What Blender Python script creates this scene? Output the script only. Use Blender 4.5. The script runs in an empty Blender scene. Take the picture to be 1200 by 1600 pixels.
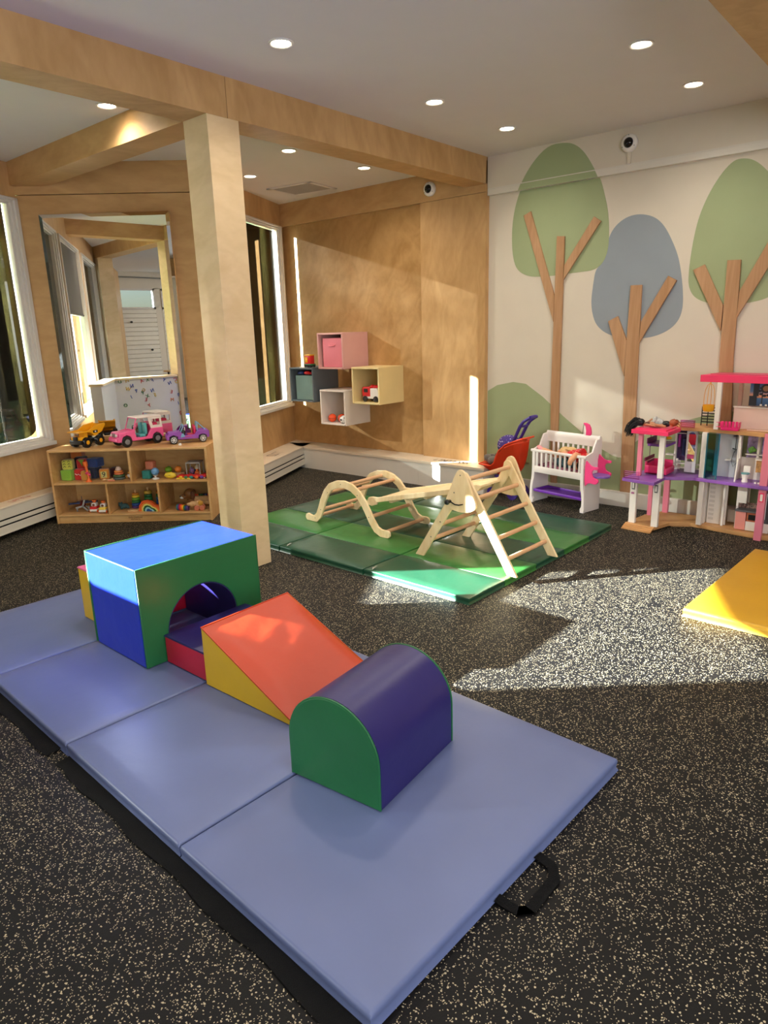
import bpy, bmesh, math, random
from mathutils import Vector, Matrix
random.seed(7)
S = bpy.context.scene
COL = S.collection
PI = math.pi
def rad(d): return math.radians(d)

# ------------------------------------------------------------------ camera, world, sun, exposure
CAM_H = 1.45
def make_camera():
    f, pi, ro, ya = 1071.9, rad(14.938), rad(-1.704), rad(49.236)
    fw = Vector((math.sin(ya)*math.cos(pi), math.cos(ya)*math.cos(pi), -math.sin(pi)))
    rt = Vector((math.cos(ya), -math.sin(ya), 0)); up = rt.cross(fw)
    r = rt*math.cos(ro) + up*math.sin(ro); u = -rt*math.sin(ro) + up*math.cos(ro)
    cd = bpy.data.cameras.new('camera'); cd.sensor_fit = 'VERTICAL'; cd.sensor_height = 36
    cd.lens = 36*f/1600; cd.clip_start = .05; cd.clip_end = 200
    c = bpy.data.objects.new('camera', cd); COL.objects.link(c)
    m = Matrix(((r.x, u.x, -fw.x, 0), (r.y, u.y, -fw.y, 0), (r.z, u.z, -fw.z, CAM_H), (0, 0, 0, 1)))
    c.matrix_world = m; S.camera = c
make_camera()

def make_world():
    w = bpy.data.worlds.new('sky'); S.world = w; w.use_nodes = True
    nt = w.node_tree; bg = nt.nodes['Background']
    sky = nt.nodes.new('ShaderNodeTexSky'); sky.sky_type = 'NISHITA'
    sky.sun_disc = False; sky.sun_elevation = rad(17.8); sky.sun_rotation = rad(-41.4)
    sky.air_density = 1.0; sky.dust_density = 1.5
    nt.links.new(sky.outputs[0], bg.inputs[0]); bg.inputs[1].default_value = .40
make_world()
def light(name, kind, loc, energy, color, **kw):
    d = bpy.data.lights.new(name, kind); d.energy = energy; d.color = color
    o = bpy.data.objects.new(name, d); COL.objects.link(o); o.location = loc
    for k, v in kw.items():
        if k == 'aim': o.rotation_euler = Vector(v).to_track_quat('-Z', 'Y').to_euler()
        else: setattr(d, k, v)
    return o
# low winter sun, travelling (+.63, -.71, -.31)
_az, _el = rad(-48.6), rad(17.8)
light('sun', 'SUN', (0, 0, 10), 110.0, (.93, .97, 1.0), angle=rad(.6),
      aim=(math.cos(_az)*math.cos(_el), math.sin(_az)*math.cos(_el), -math.sin(_el)))
# added daylight fill: before the solid rear wall, and outside the filmed left windows
light('window_daylight', 'AREA', (-1.0, -3.15, 1.6), 190, (.92, .95, 1.0), shape='RECTANGLE', size=5.0, size_y=1.9, aim=(0, 1, .06))
light('window_daylight', 'AREA', (-2.40, 3.88, 1.6), 120, (.86, .93, 1.0), shape='RECTANGLE', size=3.4, size_y=1.9, aim=(.43, -.9, -.05))
VS = S.view_settings
VS.view_transform = 'Standard'; VS.look = 'None'; VS.exposure = 0.0; VS.gamma = 1.0; VS.use_curve_mapping = False

# ------------------------------------------------------------------ helpers
def srgb(r, g=None, b=None):
    if g is None: r, g, b = r
    f = lambda c: (c/255)/12.92 if c/255 <= .04045 else ((c/255+.055)/1.055)**2.4
    return (f(r), f(g), f(b), 1)
MATS = {}
def mat(name, col, rough=.5, bump=0, bscale=20, var=0, vscale=6, metal=0, coat=0, spec=None, emit=0, alpha=None, sheen=0, trans=0, stretch=None, detail=3):
    if name in MATS: return MATS[name]
    m = bpy.data.materials.new(name); m.use_nodes = True; nt = m.node_tree; N = nt.nodes; Lk = nt.links
    b = N['Principled BSDF']; c = srgb(col) if max(col) > 1.001 else (*col[:3], 1)
    b.inputs['Base Color'].default_value = c; b.inputs['Roughness'].default_value = rough
    b.inputs['Metallic'].default_value = metal
    if coat: b.inputs['Coat Weight'].default_value = coat; b.inputs['Coat Roughness'].default_value = .15
    if spec is not None: b.inputs['Specular IOR Level'].default_value = spec
    if trans: b.inputs['Transmission Weight'].default_value = trans
    if sheen: b.inputs['Sheen Weight'].default_value = sheen
    if emit: b.inputs['Emission Color'].default_value = c; b.inputs['Emission Strength'].default_value = emit
    if alpha is not None: b.inputs['Alpha'].default_value = alpha
    tc = N.new('ShaderNodeTexCoord'); mp = N.new('ShaderNodeMapping'); Lk.new(tc.outputs['Object'], mp.inputs[0])
    if stretch: mp.inputs['Scale'].default_value = stretch
    n = N.new('ShaderNodeTexNoise'); n.inputs['Scale'].default_value = vscale; n.inputs['Detail'].default_value = detail
    Lk.new(mp.outputs[0], n.inputs[0])
    v = var if var else .03
    hs = N.new('ShaderNodeHueSaturation'); hs.inputs['Color'].default_value = c
    mr = N.new('ShaderNodeMapRange'); mr.inputs[1].default_value = .3; mr.inputs[2].default_value = .7
    mr.inputs[3].default_value = 1-v; mr.inputs[4].default_value = 1+v
    Lk.new(n.outputs[0], mr.inputs[0]); Lk.new(mr.outputs[0], hs.inputs['Value']); Lk.new(hs.outputs[0], b.inputs['Base Color'])
    if emit: Lk.new(hs.outputs[0], b.inputs['Emission Color'])
    if bump:
        n2 = N.new('ShaderNodeTexNoise'); n2.inputs['Scale'].default_value = bscale; n2.inputs['Detail'].default_value = 4
        Lk.new(mp.outputs[0], n2.inputs[0])
        bp = N.new('ShaderNodeBump'); bp.inputs['Strength'].default_value = bump; bp.inputs['Distance'].default_value = .01
        Lk.new(n2.outputs[0], bp.inputs['Height']); Lk.new(bp.outputs[0], b.inputs['Normal'])
    MATS[name] = m; return m

def plywood(name, c1, c2, grain=(1, 1, .4), rough=.45, scale=9):
    if name in MATS: return MATS[name]
    m = bpy.data.materials.new(name); m.use_nodes = True; N = m.node_tree.nodes; Lk = m.node_tree.links
    b = N['Principled BSDF']; b.inputs['Roughness'].default_value = rough; b.inputs['Specular IOR Level'].default_value = .25
    tc = N.new('ShaderNodeTexCoord'); mp = N.new('ShaderNodeMapping'); Lk.new(tc.outputs['Object'], mp.inputs[0]); mp.inputs['Scale'].default_value = grain
    n1 = N.new('ShaderNodeTexNoise'); n1.inputs['Scale'].default_value = scale*.35; n1.inputs['Detail'].default_value = 5; n1.inputs['Distortion'].default_value = 1.6
    n2 = N.new('ShaderNodeTexNoise'); n2.inputs['Scale'].default_value = scale*6; n2.inputs['Detail'].default_value = 3
    wv = N.new('ShaderNodeTexWave'); wv.inputs['Scale'].default_value = scale*.55; wv.inputs['Distortion'].default_value = 14; wv.inputs['Detail'].default_value = 3; wv.inputs['Detail Scale'].default_value = 1.2; wv.bands_direction = 'DIAGONAL'
    for n in (n1, n2, wv): Lk.new(mp.outputs[0], n.inputs[0])
    a = N.new('ShaderNodeMath'); a.operation = 'MULTIPLY'; a.inputs[1].default_value = .16; Lk.new(n2.outputs[0], a.inputs[0])
    a2 = N.new('ShaderNodeMath'); a2.operation = 'MULTIPLY_ADD'; a2.inputs[1].default_value = .10; Lk.new(wv.outputs['Fac'], a2.inputs[0]); Lk.new(a.outputs[0], a2.inputs[2])
    a3 = N.new('ShaderNodeMath'); a3.operation = 'MULTIPLY_ADD'; a3.inputs[1].default_value = .9; Lk.new(n1.outputs[0], a3.inputs[0]); Lk.new(a2.outputs[0], a3.inputs[2])
    cr = N.new('ShaderNodeValToRGB'); cr.color_ramp.elements[0].position = .38; cr.color_ramp.elements[1].position = .78
    cr.color_ramp.elements[0].color = srgb(c1); cr.color_ramp.elements[1].color = srgb(c2)
    Lk.new(a3.outputs[0], cr.inputs[0]); Lk.new(cr.outputs[0], b.inputs['Base Color'])
    MATS[name] = m; return m

def rubber_floor():
    m = bpy.data.materials.new('speckled_rubber'); m.use_nodes = True; N = m.node_tree.nodes; Lk = m.node_tree.links
    b = N['Principled BSDF']; b.inputs['Roughness'].default_value = .6; b.inputs['Specular IOR Level'].default_value = .2
    tc = N.new('ShaderNodeTexCoord')
    ns = N.new('ShaderNodeTexNoise'); ns.inputs['Scale'].default_value = 55; ns.inputs['Detail'].default_value = 2
    Lk.new(tc.outputs['Object'], ns.inputs[0])
    mx = N.new('ShaderNodeVectorMath'); mx.operation = 'SCALE'; mx.inputs['Scale'].default_value = .012
    Lk.new(ns.outputs['Color'], mx.inputs[0])
    ad = N.new('ShaderNodeVectorMath'); ad.operation = 'ADD'; Lk.new(tc.outputs['Object'], ad.inputs[0]); Lk.new(mx.outputs[0], ad.inputs[1])
    last = None
    for sc, thr, rr in ((120, .15, .27), (230, .16, .30)):
        v = N.new('ShaderNodeTexVoronoi'); v.inputs['Scale'].default_value = sc; v.voronoi_dimensions = '2D'
        Lk.new(ad.outputs[0], v.inputs['Vector'])
        sp = N.new('ShaderNodeSeparateColor'); Lk.new(v.outputs['Color'], sp.inputs[0])
        l1 = N.new('ShaderNodeMath'); l1.operation = 'LESS_THAN'; l1.inputs[1].default_value = thr; Lk.new(sp.outputs[0], l1.inputs[0])
        l2 = N.new('ShaderNodeMath'); l2.operation = 'LESS_THAN'; l2.inputs[1].default_value = rr; Lk.new(v.outputs['Distance'], l2.inputs[0])
        mu = N.new('ShaderNodeMath'); mu.operation = 'MULTIPLY'; Lk.new(l1.outputs[0], mu.inputs[0]); Lk.new(l2.outputs[0], mu.inputs[1])
        if last:
            mm = N.new('ShaderNodeMath'); mm.operation = 'MAXIMUM'; Lk.new(last, mm.inputs[0]); Lk.new(mu.outputs[0], mm.inputs[1]); last = mm.outputs[0]
        else: last = mu.outputs[0]
    mix = N.new('ShaderNodeMix'); mix.data_type = 'RGBA'; Lk.new(last, mix.inputs[0])
    mix.inputs[6].default_value = srgb(15, 14, 14); mix.inputs[7].default_value = srgb(186, 172, 142)
    Lk.new(mix.outputs[2], b.inputs['Base Color'])
    bp = N.new('ShaderNodeBump'); bp.inputs['Strength'].default_value = .25; bp.inputs['Distance'].default_value = .004
    n3 = N.new('ShaderNodeTexNoise'); n3.inputs['Scale'].default_value = 260; Lk.new(tc.outputs['Object'], n3.inputs[0])
    Lk.new(n3.outputs[0], bp.inputs['Height']); Lk.new(bp.outputs[0], b.inputs['Normal'])
    return m

def clear_glass(name, tint, refl=.07, rough=0.0, noise=False):
    m = bpy.data.materials.new(name); m.use_nodes = True; N = m.node_tree.nodes; Lk = m.node_tree.links
    N.remove(N['Principled BSDF']); out = N['Material Output']
    t = N.new('ShaderNodeBsdfTransparent'); t.inputs[0].default_value = (*tint, 1)
    g = N.new('ShaderNodeBsdfGlossy'); g.inputs['Roughness'].default_value = rough
    fr = N.new('ShaderNodeFresnel'); fr.inputs[0].default_value = 1.45
    ad = N.new('ShaderNodeMath'); ad.operation = 'ADD'; ad.inputs[1].default_value = refl-.04; ad.use_clamp = True; Lk.new(fr.outputs[0], ad.inputs[0])
    gm = N.new('ShaderNodeNewGeometry'); iv = N.new('ShaderNodeMath'); iv.operation = 'SUBTRACT'; iv.inputs[0].default_value = 1; Lk.new(gm.outputs['Backfacing'], iv.inputs[1])
    mb = N.new('ShaderNodeMath'); mb.operation = 'MULTIPLY'; Lk.new(ad.outputs[0], mb.inputs[0]); Lk.new(iv.outputs[0], mb.inputs[1])
    mx = N.new('ShaderNodeMixShader'); Lk.new(mb.outputs[0], mx.inputs[0]); Lk.new(t.outputs[0], mx.inputs[1]); Lk.new(g.outputs[0], mx.inputs[2])
    Lk.new(mx.outputs[0], out.inputs[0])
    if noise:
        tc = N.new('ShaderNodeTexCoord'); n = N.new('ShaderNodeTexNoise'); n.inputs['Scale'].default_value = 3; Lk.new(tc.outputs['Object'], n.inputs[0])
        cr = N.new('ShaderNodeValToRGB'); cr.color_ramp.elements[0].position = .35; cr.color_ramp.elements[1].position = .7
        cr.color_ramp.elements[0].color = (*[x*.7 for x in tint], 1); cr.color_ramp.elements[1].color = (*[x*1.3 for x in tint], 1)
        Lk.new(n.outputs[0], cr.inputs[0]); Lk.new(cr.outputs[0], t.inputs[0])
    MATS[name] = m; return m

def bm_(): return bmesh.new()
def xf(bm, verts, M):
    if M is not None: bmesh.ops.transform(bm, matrix=M, verts=verts)
def box(bm, x0, x1, y0, y1, z0, z1, M=None, bev=0, seg=2):
    r = bmesh.ops.create_cube(bm, size=1)['verts']
    bmesh.ops.transform(bm, matrix=Matrix.Translation(((x0+x1)/2, (y0+y1)/2, (z0+z1)/2)) @ Matrix.Diagonal((abs(x1-x0), abs(y1-y0), abs(z1-z0), 1)), verts=r)
    if bev:
        es = list({e for v in r for e in v.link_edges})
        o = bmesh.ops.bevel(bm, geom=es, offset=min(bev, .45*min(abs(x1-x0), abs(y1-y0), abs(z1-z0))), segments=seg, affect='EDGES', profile=.5)
        r = list({v for f in o['faces'] for v in f.verts} | {v for v in r if v.is_valid})
    xf(bm, r, M); return r
def cyl(bm, p0, p1, r0, r1=None, seg=16, M=None):
    r1 = r0 if r1 is None else r1
    p0, p1 = Vector(p0), Vector(p1); d = p1-p0
    v = bmesh.ops.create_cone(bm, cap_ends=True, segments=seg, radius1=r0, radius2=r1, depth=d.length)['verts']
    T = Matrix.Translation((p0+p1)/2) @ d.to_track_quat('Z', 'Y').to_matrix().to_4x4()
    bmesh.ops.transform(bm, matrix=T if M is None else M @ T, verts=v); return v
def ball(bm, c, r, seg=14, M=None, rot=None):
    if not hasattr(r, '__len__'): r = (r, r, r)
    v = bmesh.ops.create_uvsphere(bm, u_segments=seg, v_segments=max(6, seg*2//3), radius=1)['verts']
    T = Matrix.Translation(c) @ (rot.to_4x4() if rot else Matrix()) @ Matrix.Diagonal((*r, 1))
    bmesh.ops.transform(bm, matrix=T if M is None else M @ T, verts=v); return v
def tube(bm, pts, r, seg=8, closed=False, M=None, flat=1.0):
    pts = [Vector(p) for p in pts]; n = len(pts); rings = []
    rs = r if hasattr(r, '__len__') else [r]*n
    up = None
    for i, p in enumerate(pts):
        a = pts[(i-1) % n] if (closed or i > 0) else p; b = pts[(i+1) % n] if (closed or i < n-1) else p
        t = (b-a); t = t.normalized() if t.length > 1e-9 else Vector((0, 0, 1))
        if up is None:
            up = Vector((0, 0, 1)) if abs(t.z) < .9 else Vector((1, 0, 0))
        s = t.cross(up)
        if s.length < 1e-6: s = t.orthogonal()
        s.normalize(); up = s.cross(t).normalized()
        rings.append([bm.verts.new(p + s*math.cos(2*PI*k/seg)*rs[i] + up*math.sin(2*PI*k/seg)*rs[i]*flat) for k in range(seg)])
    m = n if closed else n-1
    for i in range(m):
        A, B = rings[i], rings[(i+1) % n]
        for k in range(seg): bm.faces.new((A[k], A[(k+1) % seg], B[(k+1) % seg], B[k]))
    if not closed: bm.faces.new(list(reversed(rings[0]))); bm.faces.new(rings[-1])
    vs = [v for R in rings for v in R]; xf(bm, vs, M); return vs
def lathe(bm, prof, seg=24, M=None):
    rings = []
    for r, z in prof: rings.append([bm.verts.new((max(r, 1e-4)*math.cos(2*PI*k/seg), max(r, 1e-4)*math.sin(2*PI*k/seg), z)) for k in range(seg)])
    for A, B in zip(rings, rings[1:]):
        for k in range(seg): bm.faces.new((A[k], A[(k+1) % seg], B[(k+1) % seg], B[k]))
    bm.faces.new(list(reversed(rings[0]))); bm.faces.new(rings[-1])
    vs = [v for R in rings for v in R]; xf(bm, vs, M); return vs
def prism(bm, poly, d0, d1, plane='XZ', M=None):
    """extrude a 2-D outline; plane XZ -> depth along Y, YZ -> along X, XY -> along Z"""
    def P(a, b, d): return {'XZ': (a, d, b), 'YZ': (d, a, b), 'XY': (a, b, d)}[plane]
    A = [bm.verts.new(P(a, b, d0)) for a, b in poly]; B = [bm.verts.new(P(a, b, d1)) for a, b in poly]
    n = len(poly)
    fs = [bm.faces.new(A), bm.faces.new(list(reversed(B)))]
    for i in range(n): fs.append(bm.faces.new((A[i], B[i], B[(i+1) % n], A[(i+1) % n])))
    bmesh.ops.recalc_face_normals(bm, faces=fs)
    xf(bm, A+B, M); return A+B
def strip(bm, pts, w0, w1, th, plane='XZ', d0=0, d1=.1, M=None):
    """closed outline made by thickening an open 2-D path, then extruded"""
    L, R = [], []
    for i, p in enumerate(pts):
        a = Vector(pts[max(0, i-1)]); b = Vector(pts[min(len(pts)-1, i+1)]); t = (b-a).normalized(); n = Vector((-t.y, t.x))
        w = w0+(w1-w0)*i/(len(pts)-1)
        L.append(tuple(Vector(p)+n*w/2)); R.append(tuple(Vector(p)-n*w/2))
    return prism(bm, L+R[::-1], d0, d1, plane, M)
def obj(name, bm, m, parent=None, smooth=30, bevel=0, loc=None, rz=None, sub=0, remesh=0, label=None):
    bmesh.ops.recalc_face_normals(bm, faces=bm.faces[:])
    me = bpy.data.meshes.new(name); bm.to_mesh(me); bm.free()
    for x in (m if isinstance(m, (list, tuple)) else [m]): me.materials.append(x)
    o = bpy.data.objects.new(name, me); COL.objects.link(o)
    if smooth:
        me.polygons.foreach_set('use_smooth', [True]*len(me.polygons)); me.set_sharp_from_angle(angle=rad(smooth))
    if remesh:
        md = o.modifiers.new('remesh', 'REMESH'); md.mode = 'VOXEL'; md.voxel_size = remesh; md.use_smooth_shade = True
        sm = o.modifiers.new('smooth', 'SMOOTH'); sm.iterations = 3
    if bevel:
        md = o.modifiers.new('bevel', 'BEVEL'); md.width = bevel; md.segments = 2; md.limit_method = 'ANGLE'; md.angle_limit = rad(40)
    if sub:
        md = o.modifiers.new('subsurf', 'SUBSURF'); md.levels = sub; md.render_levels = sub
    if parent: o.parent = parent
    if loc: o.location = loc
    if rz is not None: o.rotation_euler = (0, 0, rz)
    if label: o['label'] = label
    return o
def thing(name, label, cat, loc=(0, 0, 0), rz=0, group=None):
    o = bpy.data.objects.new(name, None); COL.objects.link(o); o.empty_display_size = .05
    o.location = loc; o.rotation_euler = (0, 0, rz); o['label'] = label; o['category'] = cat
    if group: o['group'] = group
    return o
def tag(o, label, cat, group=None, kind=None):
    o['label'] = label; o['category'] = cat
    if group: o['group'] = group
    if kind: o['kind'] = kind
    return o
def struct(o, label=None):
    if o.parent is None: o['kind'] = 'structure'
    if label: o['label'] = label
    return o
def dup(root, loc, rz=None, label=None):
    def cp(o, par):
        c = o.copy(); COL.objects.link(c)
        if par: c.parent = par
        for ch in [x for x in bpy.data.objects if x.parent == o]: cp(ch, c)
        return c
    r = cp(root, None); r.location = loc
    if rz is not None: r.rotation_euler = (0, 0, rz)
    if label: r['label'] = label
    return r
def text_bm(s, size, depth=.002, M=None):
    cu = bpy.data.curves.new('t', 'FONT'); cu.body = s; cu.size = size; cu.extrude = depth/2; cu.align_x = 'CENTER'; cu.align_y = 'CENTER'
    cu.resolution_u = 3
    o = bpy.data.objects.new('t', cu); COL.objects.link(o)
    dg = bpy.context.evaluated_depsgraph_get(); me = bpy.data.meshes.new_from_object(o.evaluated_get(dg))
    bm = bmesh.new(); bm.from_mesh(me)
    bpy.data.objects.remove(o); bpy.data.curves.remove(cu); bpy.data.meshes.remove(me)
    if M is not None: bmesh.ops.transform(bm, matrix=M, verts=bm.verts[:])
    return bm
def frame(o, u, v=None):
    """matrix with X along u, Z up"""
    u = Vector((u[0], u[1], 0)).normalized(); w = Vector((0, 0, 1)); v = w.cross(u)
    return Matrix(((u.x, v.x, 0, o[0]), (u.y, v.y, 0, o[1]), (0, 0, 1, o[2] if len(o) > 2 else 0), (0, 0, 0, 1)))

# ------------------------------------------------------------------ materials
M_ply = plywood('birch_plywood', (184, 144, 94), (206, 166, 115))
M_plyH = plywood('birch_plywood_horizontal', (184, 144, 94), (206, 166, 115), grain=(.4, .4, 1))
M_ply2 = plywood('birch_plywood_panel', (166, 126, 76), (190, 150, 98), grain=(.8, .8, .7))  # separate board; its darker tone also carries the shade of the recess
M_plyP = plywood('birch_plywood_pale', (206, 178, 136), (222, 196, 156), grain=(.5, .5, 1))
M_wall = mat('warm_white_paint', (216, 206, 188), .75, var=.015)
M_ceil = mat('ceiling_paint', (222, 218, 216), .9, var=.01)
M_green = mat('sage_green_paint', (158, 170, 128), .75, var=.02)
M_blue_g = mat('blue_grey_paint', (144, 153, 160), .75, var=.02)
M_trim = mat('white_trim', (222, 216, 204), .45, var=.02)
M_vinylfr = mat('white_window_frame', (214, 208, 198), .35, var=.02)
M_floor = rubber_floor()
M_blk = mat('black_plastic', (18, 18, 19), .35)
M_dark = mat('dark_void', (22, 20, 18), .8)
M_white = mat('white_plastic', (232, 228, 222), .35)
M_glass = clear_glass('window_glass', (.95, .97, .96), .05)
M_film = clear_glass('perforated_window_film', (.12, .118, .112), .06, .02, noise=True)
M_trunk = plywood('trunk_wood', (172, 130, 92), (196, 156, 118), grain=(1, 1, .08), scale=22, rough=.5)
M_shelf = plywood('shelf_birch', (196, 146, 88), (222, 180, 124), grain=(.3, 1, 1), scale=12, rough=.3)
M_clm = plywood('climber_birch', (226, 196, 144), (244, 222, 180), grain=(1, 1, .3), scale=14, rough=.4)
M_rung = plywood('climber_beech', (196, 148, 108), (216, 174, 134), grain=(.2, 1, 1), scale=20, rough=.45)
def vinyl(name, col, rough=.38, bump=.35): return mat(name, col, rough, bump=bump, bscale=7, var=.05, vscale=4, spec=.5)
V_mat = vinyl('blue_mat_vinyl', (94, 106, 147), .42, .25)
V_matside = vinyl('blue_mat_side_vinyl', (70, 92, 150), .4)
V_royal = vinyl('royal_blue_vinyl', (22, 52, 196), .3, .3)
V_green = vinyl('kelly_green_vinyl', (28, 100, 56), .4, .4)
V_navy = vinyl('navy_purple_vinyl', (38, 32, 94), .36, .2)
V_red = vinyl('crimson_vinyl', (196, 26, 58), .4)
V_orange = vinyl('orange_vinyl', (184, 56, 18), .42, .5)
V_yellow = vinyl('yellow_vinyl', (226, 186, 32), .4, .35)
V_ymat = vinyl('golden_mat_vinyl', (200, 150, 30), .4, .35)
V_pink = vinyl('pink_vinyl', (214, 96, 150), .4)
V_dkgreen = vinyl('dark_green_mat_vinyl', (28, 76, 54), .34, .4)
V_ltgreen = vinyl('light_green_mat_vinyl', (48, 112, 50), .34, .4)
M_velcro = mat('black_velcro', (10, 10, 12), .9, bump=.5, bscale=400)
# ------------------------------------------------------------------ room shell
XW, YB, ZB, HC, HC2 = 5.35, 3.342, 2.590, 2.794, 2.755
CX, CY = math.cos(rad(25.5)), math.sin(rad(25.5))          # direction of the window walls
F1 = frame((2.56, 5.873), (CX, CY))                       # left window wall, x runs to the right, y points outdoors
F2 = frame((5.30, 5.910), (CX, CY))                       # second window wall
FM = frame((2.56, 5.873), (.692, -.722))                  # wall that carries the mirror

b = bm_(); prism(b, [(-6.7, -3.5), (5.6, -3.5), (5.6, 6.2), (4.2, 5.5), (3.65, 5.2), (2.65, 6.05), (-6.7, 1.6)], -.12, 0, 'XY'); struct(obj('floor', b, M_floor, smooth=0))
b = bm_(); box(b, -6.7, 5.6, -3.4, 3.45, HC, HC+.12); struct(obj('ceiling', b, M_ceil, smooth=0))
b = bm_(); prism(b, [(-3.35, 3.45), (5.6, 3.45), (5.6, 6.35), (4.2, 5.65), (3.55, 5.6), (2.7, 6.15)], HC2, HC+.12, 'XY')
struct(obj('ceiling_back', b, M_ceil, smooth=0))

# right wall with the painted trees: recessed lower field, protruding band above a rail
b = bm_(); box(b, XW, XW+.15, -3.4, YB, 0, 2.5); struct(obj('wall_right', b, M_wall, smooth=0))
b = bm_(); box(b, 5.32, XW+.15, -3.4, YB, 2.5, HC); struct(obj('wall_right_band', b, M_wall, smooth=0))
b = bm_(); box(b, 5.312, XW, -3.4, YB-.005, 2.499, 2.546, bev=.003); box(b, 5.316, XW, -3.4, YB-.005, 2.546, 2.553)
struct(obj('trim_1', b, M_trim, smooth=0))
b = bm_(); box(b, 5.325, XW, -3.4, YB-.002, 0, .125, bev=.004); struct(obj('baseboard_right', b, M_trim, smooth=0))
# back corner: pilaster + header in one plane, recessed panel behind the cube shelves
b = bm_(); box(b, 5.30, 5.5, YB, 4.035, .0, 2.527); struct(obj('wall_back_pilaster', b, M_ply, smooth=0))
b = bm_(); box(b, 5.30, 5.5, YB, 5.91, 2.53, HC2+.01); struct(obj('wall_back_header', b, M_plyH, smooth=0))
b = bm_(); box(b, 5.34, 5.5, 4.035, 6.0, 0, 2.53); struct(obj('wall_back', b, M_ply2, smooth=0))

def wall_with_windows(name, F, s0, s1, wins, z1, m, mz, th=.16):
    """plywood wall in frame F from s0 to s1; wins = [(a, b, sill, head)]"""
    b = bm_(); x = s0
    for a, c, zs, zh in sorted(wins):
        box(b, x, a, 0, th, 0, z1, M=F); box(b, a, c, 0, th, 0, zs, M=F); box(b, a, c, 0, th, zh, z1, M=F); x = c
    box(b, x, s1, 0, th, 0, z1, M=F)
    return struct(obj(name, b, m, smooth=0))
W1 = [(-1.78, -.005, .62, 2.505), (-3.46, -1.94, .62, 2.505), (-5.4, -3.75, .62, 2.505), (-7.3, -5.65, .62, 2.505)]
W2 = [(-1.80, -.012, .665, 2.535)]
wall_with_windows('wall_left', F1, -10.1, 0, W1, HC2+.02, M_ply, None)
wall_with_windows('wall_back_left', F2, -1.90, .06, W2, HC2+.02, M_ply, None)
def window(name, F, a, c, zs, zh, fw=.085, film=None, shade=None, gapr=.05, gapl=0, edge=True):
    """white profiled frame, glass pane, perforated film that stops short of the glass edge"""
    b = bm_()
    def ring(x0, x1, y0, y1, z0, z1, w):
        box(b, x0, x1, y0, y1, z0, z0+w*.55, M=F, bev=.004); box(b, x0, x1, y0, y1, z1-w*.55, z1, M=F, bev=.004)
        box(b, x0, x0+w, y0, y1, z0, z1, M=F, bev=.004); box(b, x1-w, x1, y0, y1, z0, z1, M=F, bev=.004)
    ring(a, c, -.022, .03, zs, zh, fw*.45); ring(a+fw*.35, c-fw*.35, -.008, .05, zs+.018, zh-.018, fw*.4)
    ring(a+fw*.6, c-fw*.6, .012, .07, zs+.03, zh-.03, fw*.4)
    fr = struct(obj(name, b, M_vinylfr, smooth=0))
    b = bm_(); box(b, a-.005, c+.0, -.045, .0, zs-.028, zs+.004, M=F, bev=.004)
    obj('window_sill', b, M_vinylfr, fr, smooth=0)
    g0, g1, gz0, gz1 = a+fw, c-fw, zs+.05, zh-.05
    b = bm_(); box(b, g0-.01, g1+.01, .05, .054, gz0-.01, gz1+.01, M=F); obj('glass_pane', b, M_glass, fr, smooth=0)
    if film:
        b = bm_(); r = film; x0, x1, z0, z1 = g0+gapl, g1-gapr, gz0+(.0 if film < .05 or film == .1 else .003), gz1
        arc = [(x1-r+r*math.sin(t), z0+r*.5-r*.5*math.cos(t)) for t in [PI/2*k/8 for k in range(9)]]
        prism(b, [(x0, z0)]+arc+[(x1, z1)]+([(x0, z1)] if not gapl else [(g0-.003, z1), (g0-.003, 1.76), (x0, 1.76)]), .046, .0485, 'XZ', M=F); obj('window_film', b, M_film, fr, smooth=0)
    if shade:
        b = bm_(); box(b, g0-.02, g1+.02, .02, .024, shade, gz1+.04, M=F); cyl(b, (g0-.02, .022, shade), (g1+.02, .022, shade), .012, M=F)
        obj('roller_shade', b, mat('grey_shade_fabric', (96, 90, 82), .9), fr, smooth=40)
    return fr
window('window_1', F1, -1.78, -.005, .62, 2.505, film=.16, gapr=.020)
window('window_2', F2, -1.80, -.012, .665, 2.535, fw=.07, film=.02, gapr=.035, gapl=.05)
window('window_3', F1, -3.46, -1.94, .62, 2.505, fw=.05, shade=1.72)
window('window_4', F1, -5.4, -3.75, .62, 2.505, film=.1, gapr=-.002)
window('window_5', F1, -7.3, -5.65, .62, 2.505, film=.1, gapr=-.002)
# yellow painted sunlit reveals outside the two windows
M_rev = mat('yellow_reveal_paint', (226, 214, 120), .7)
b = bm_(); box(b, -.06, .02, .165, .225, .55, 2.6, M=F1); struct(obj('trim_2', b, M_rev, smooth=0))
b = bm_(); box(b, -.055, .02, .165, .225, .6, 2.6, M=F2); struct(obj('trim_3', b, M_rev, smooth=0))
b = bm_(); box(b, -1.9, .0, .165, .24, .52, .60, M=F1); struct(obj('trim_4', b, mat('concrete_sill', (205, 205, 200), .8), smooth=0))
b = bm_(); box(b, -1.9, .0, .165, .24, .57, .65, M=F2); struct(obj('trim_5', b, MATS['concrete_sill'], smooth=0))

b = bm_(); cyl(b, (-.185, .26, -.15), (-.185, .26, 2.9), .035, M=F1); struct(obj('trim_downpipe', b, M_vinylfr, smooth=50))  # pipe added outdoors behind the film to stop sun through its edge gap
# mirror wall, return wall hidden behind the post
b = bm_(); box(b, 0, 1.43, 0, .14, 0, 2.525, M=FM); box(b, 1.40, 1.43, 0, .22, 0, 2.77, M=FM); struct(obj('wall_mirror', b, M_plyH, smooth=0))
b = bm_(); box(b, -.02, 1.43, -.006, .14, 2.53, 2.775, M=FM); struct(obj('wall_mirror_header', b, M_plyH, smooth=0))

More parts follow.
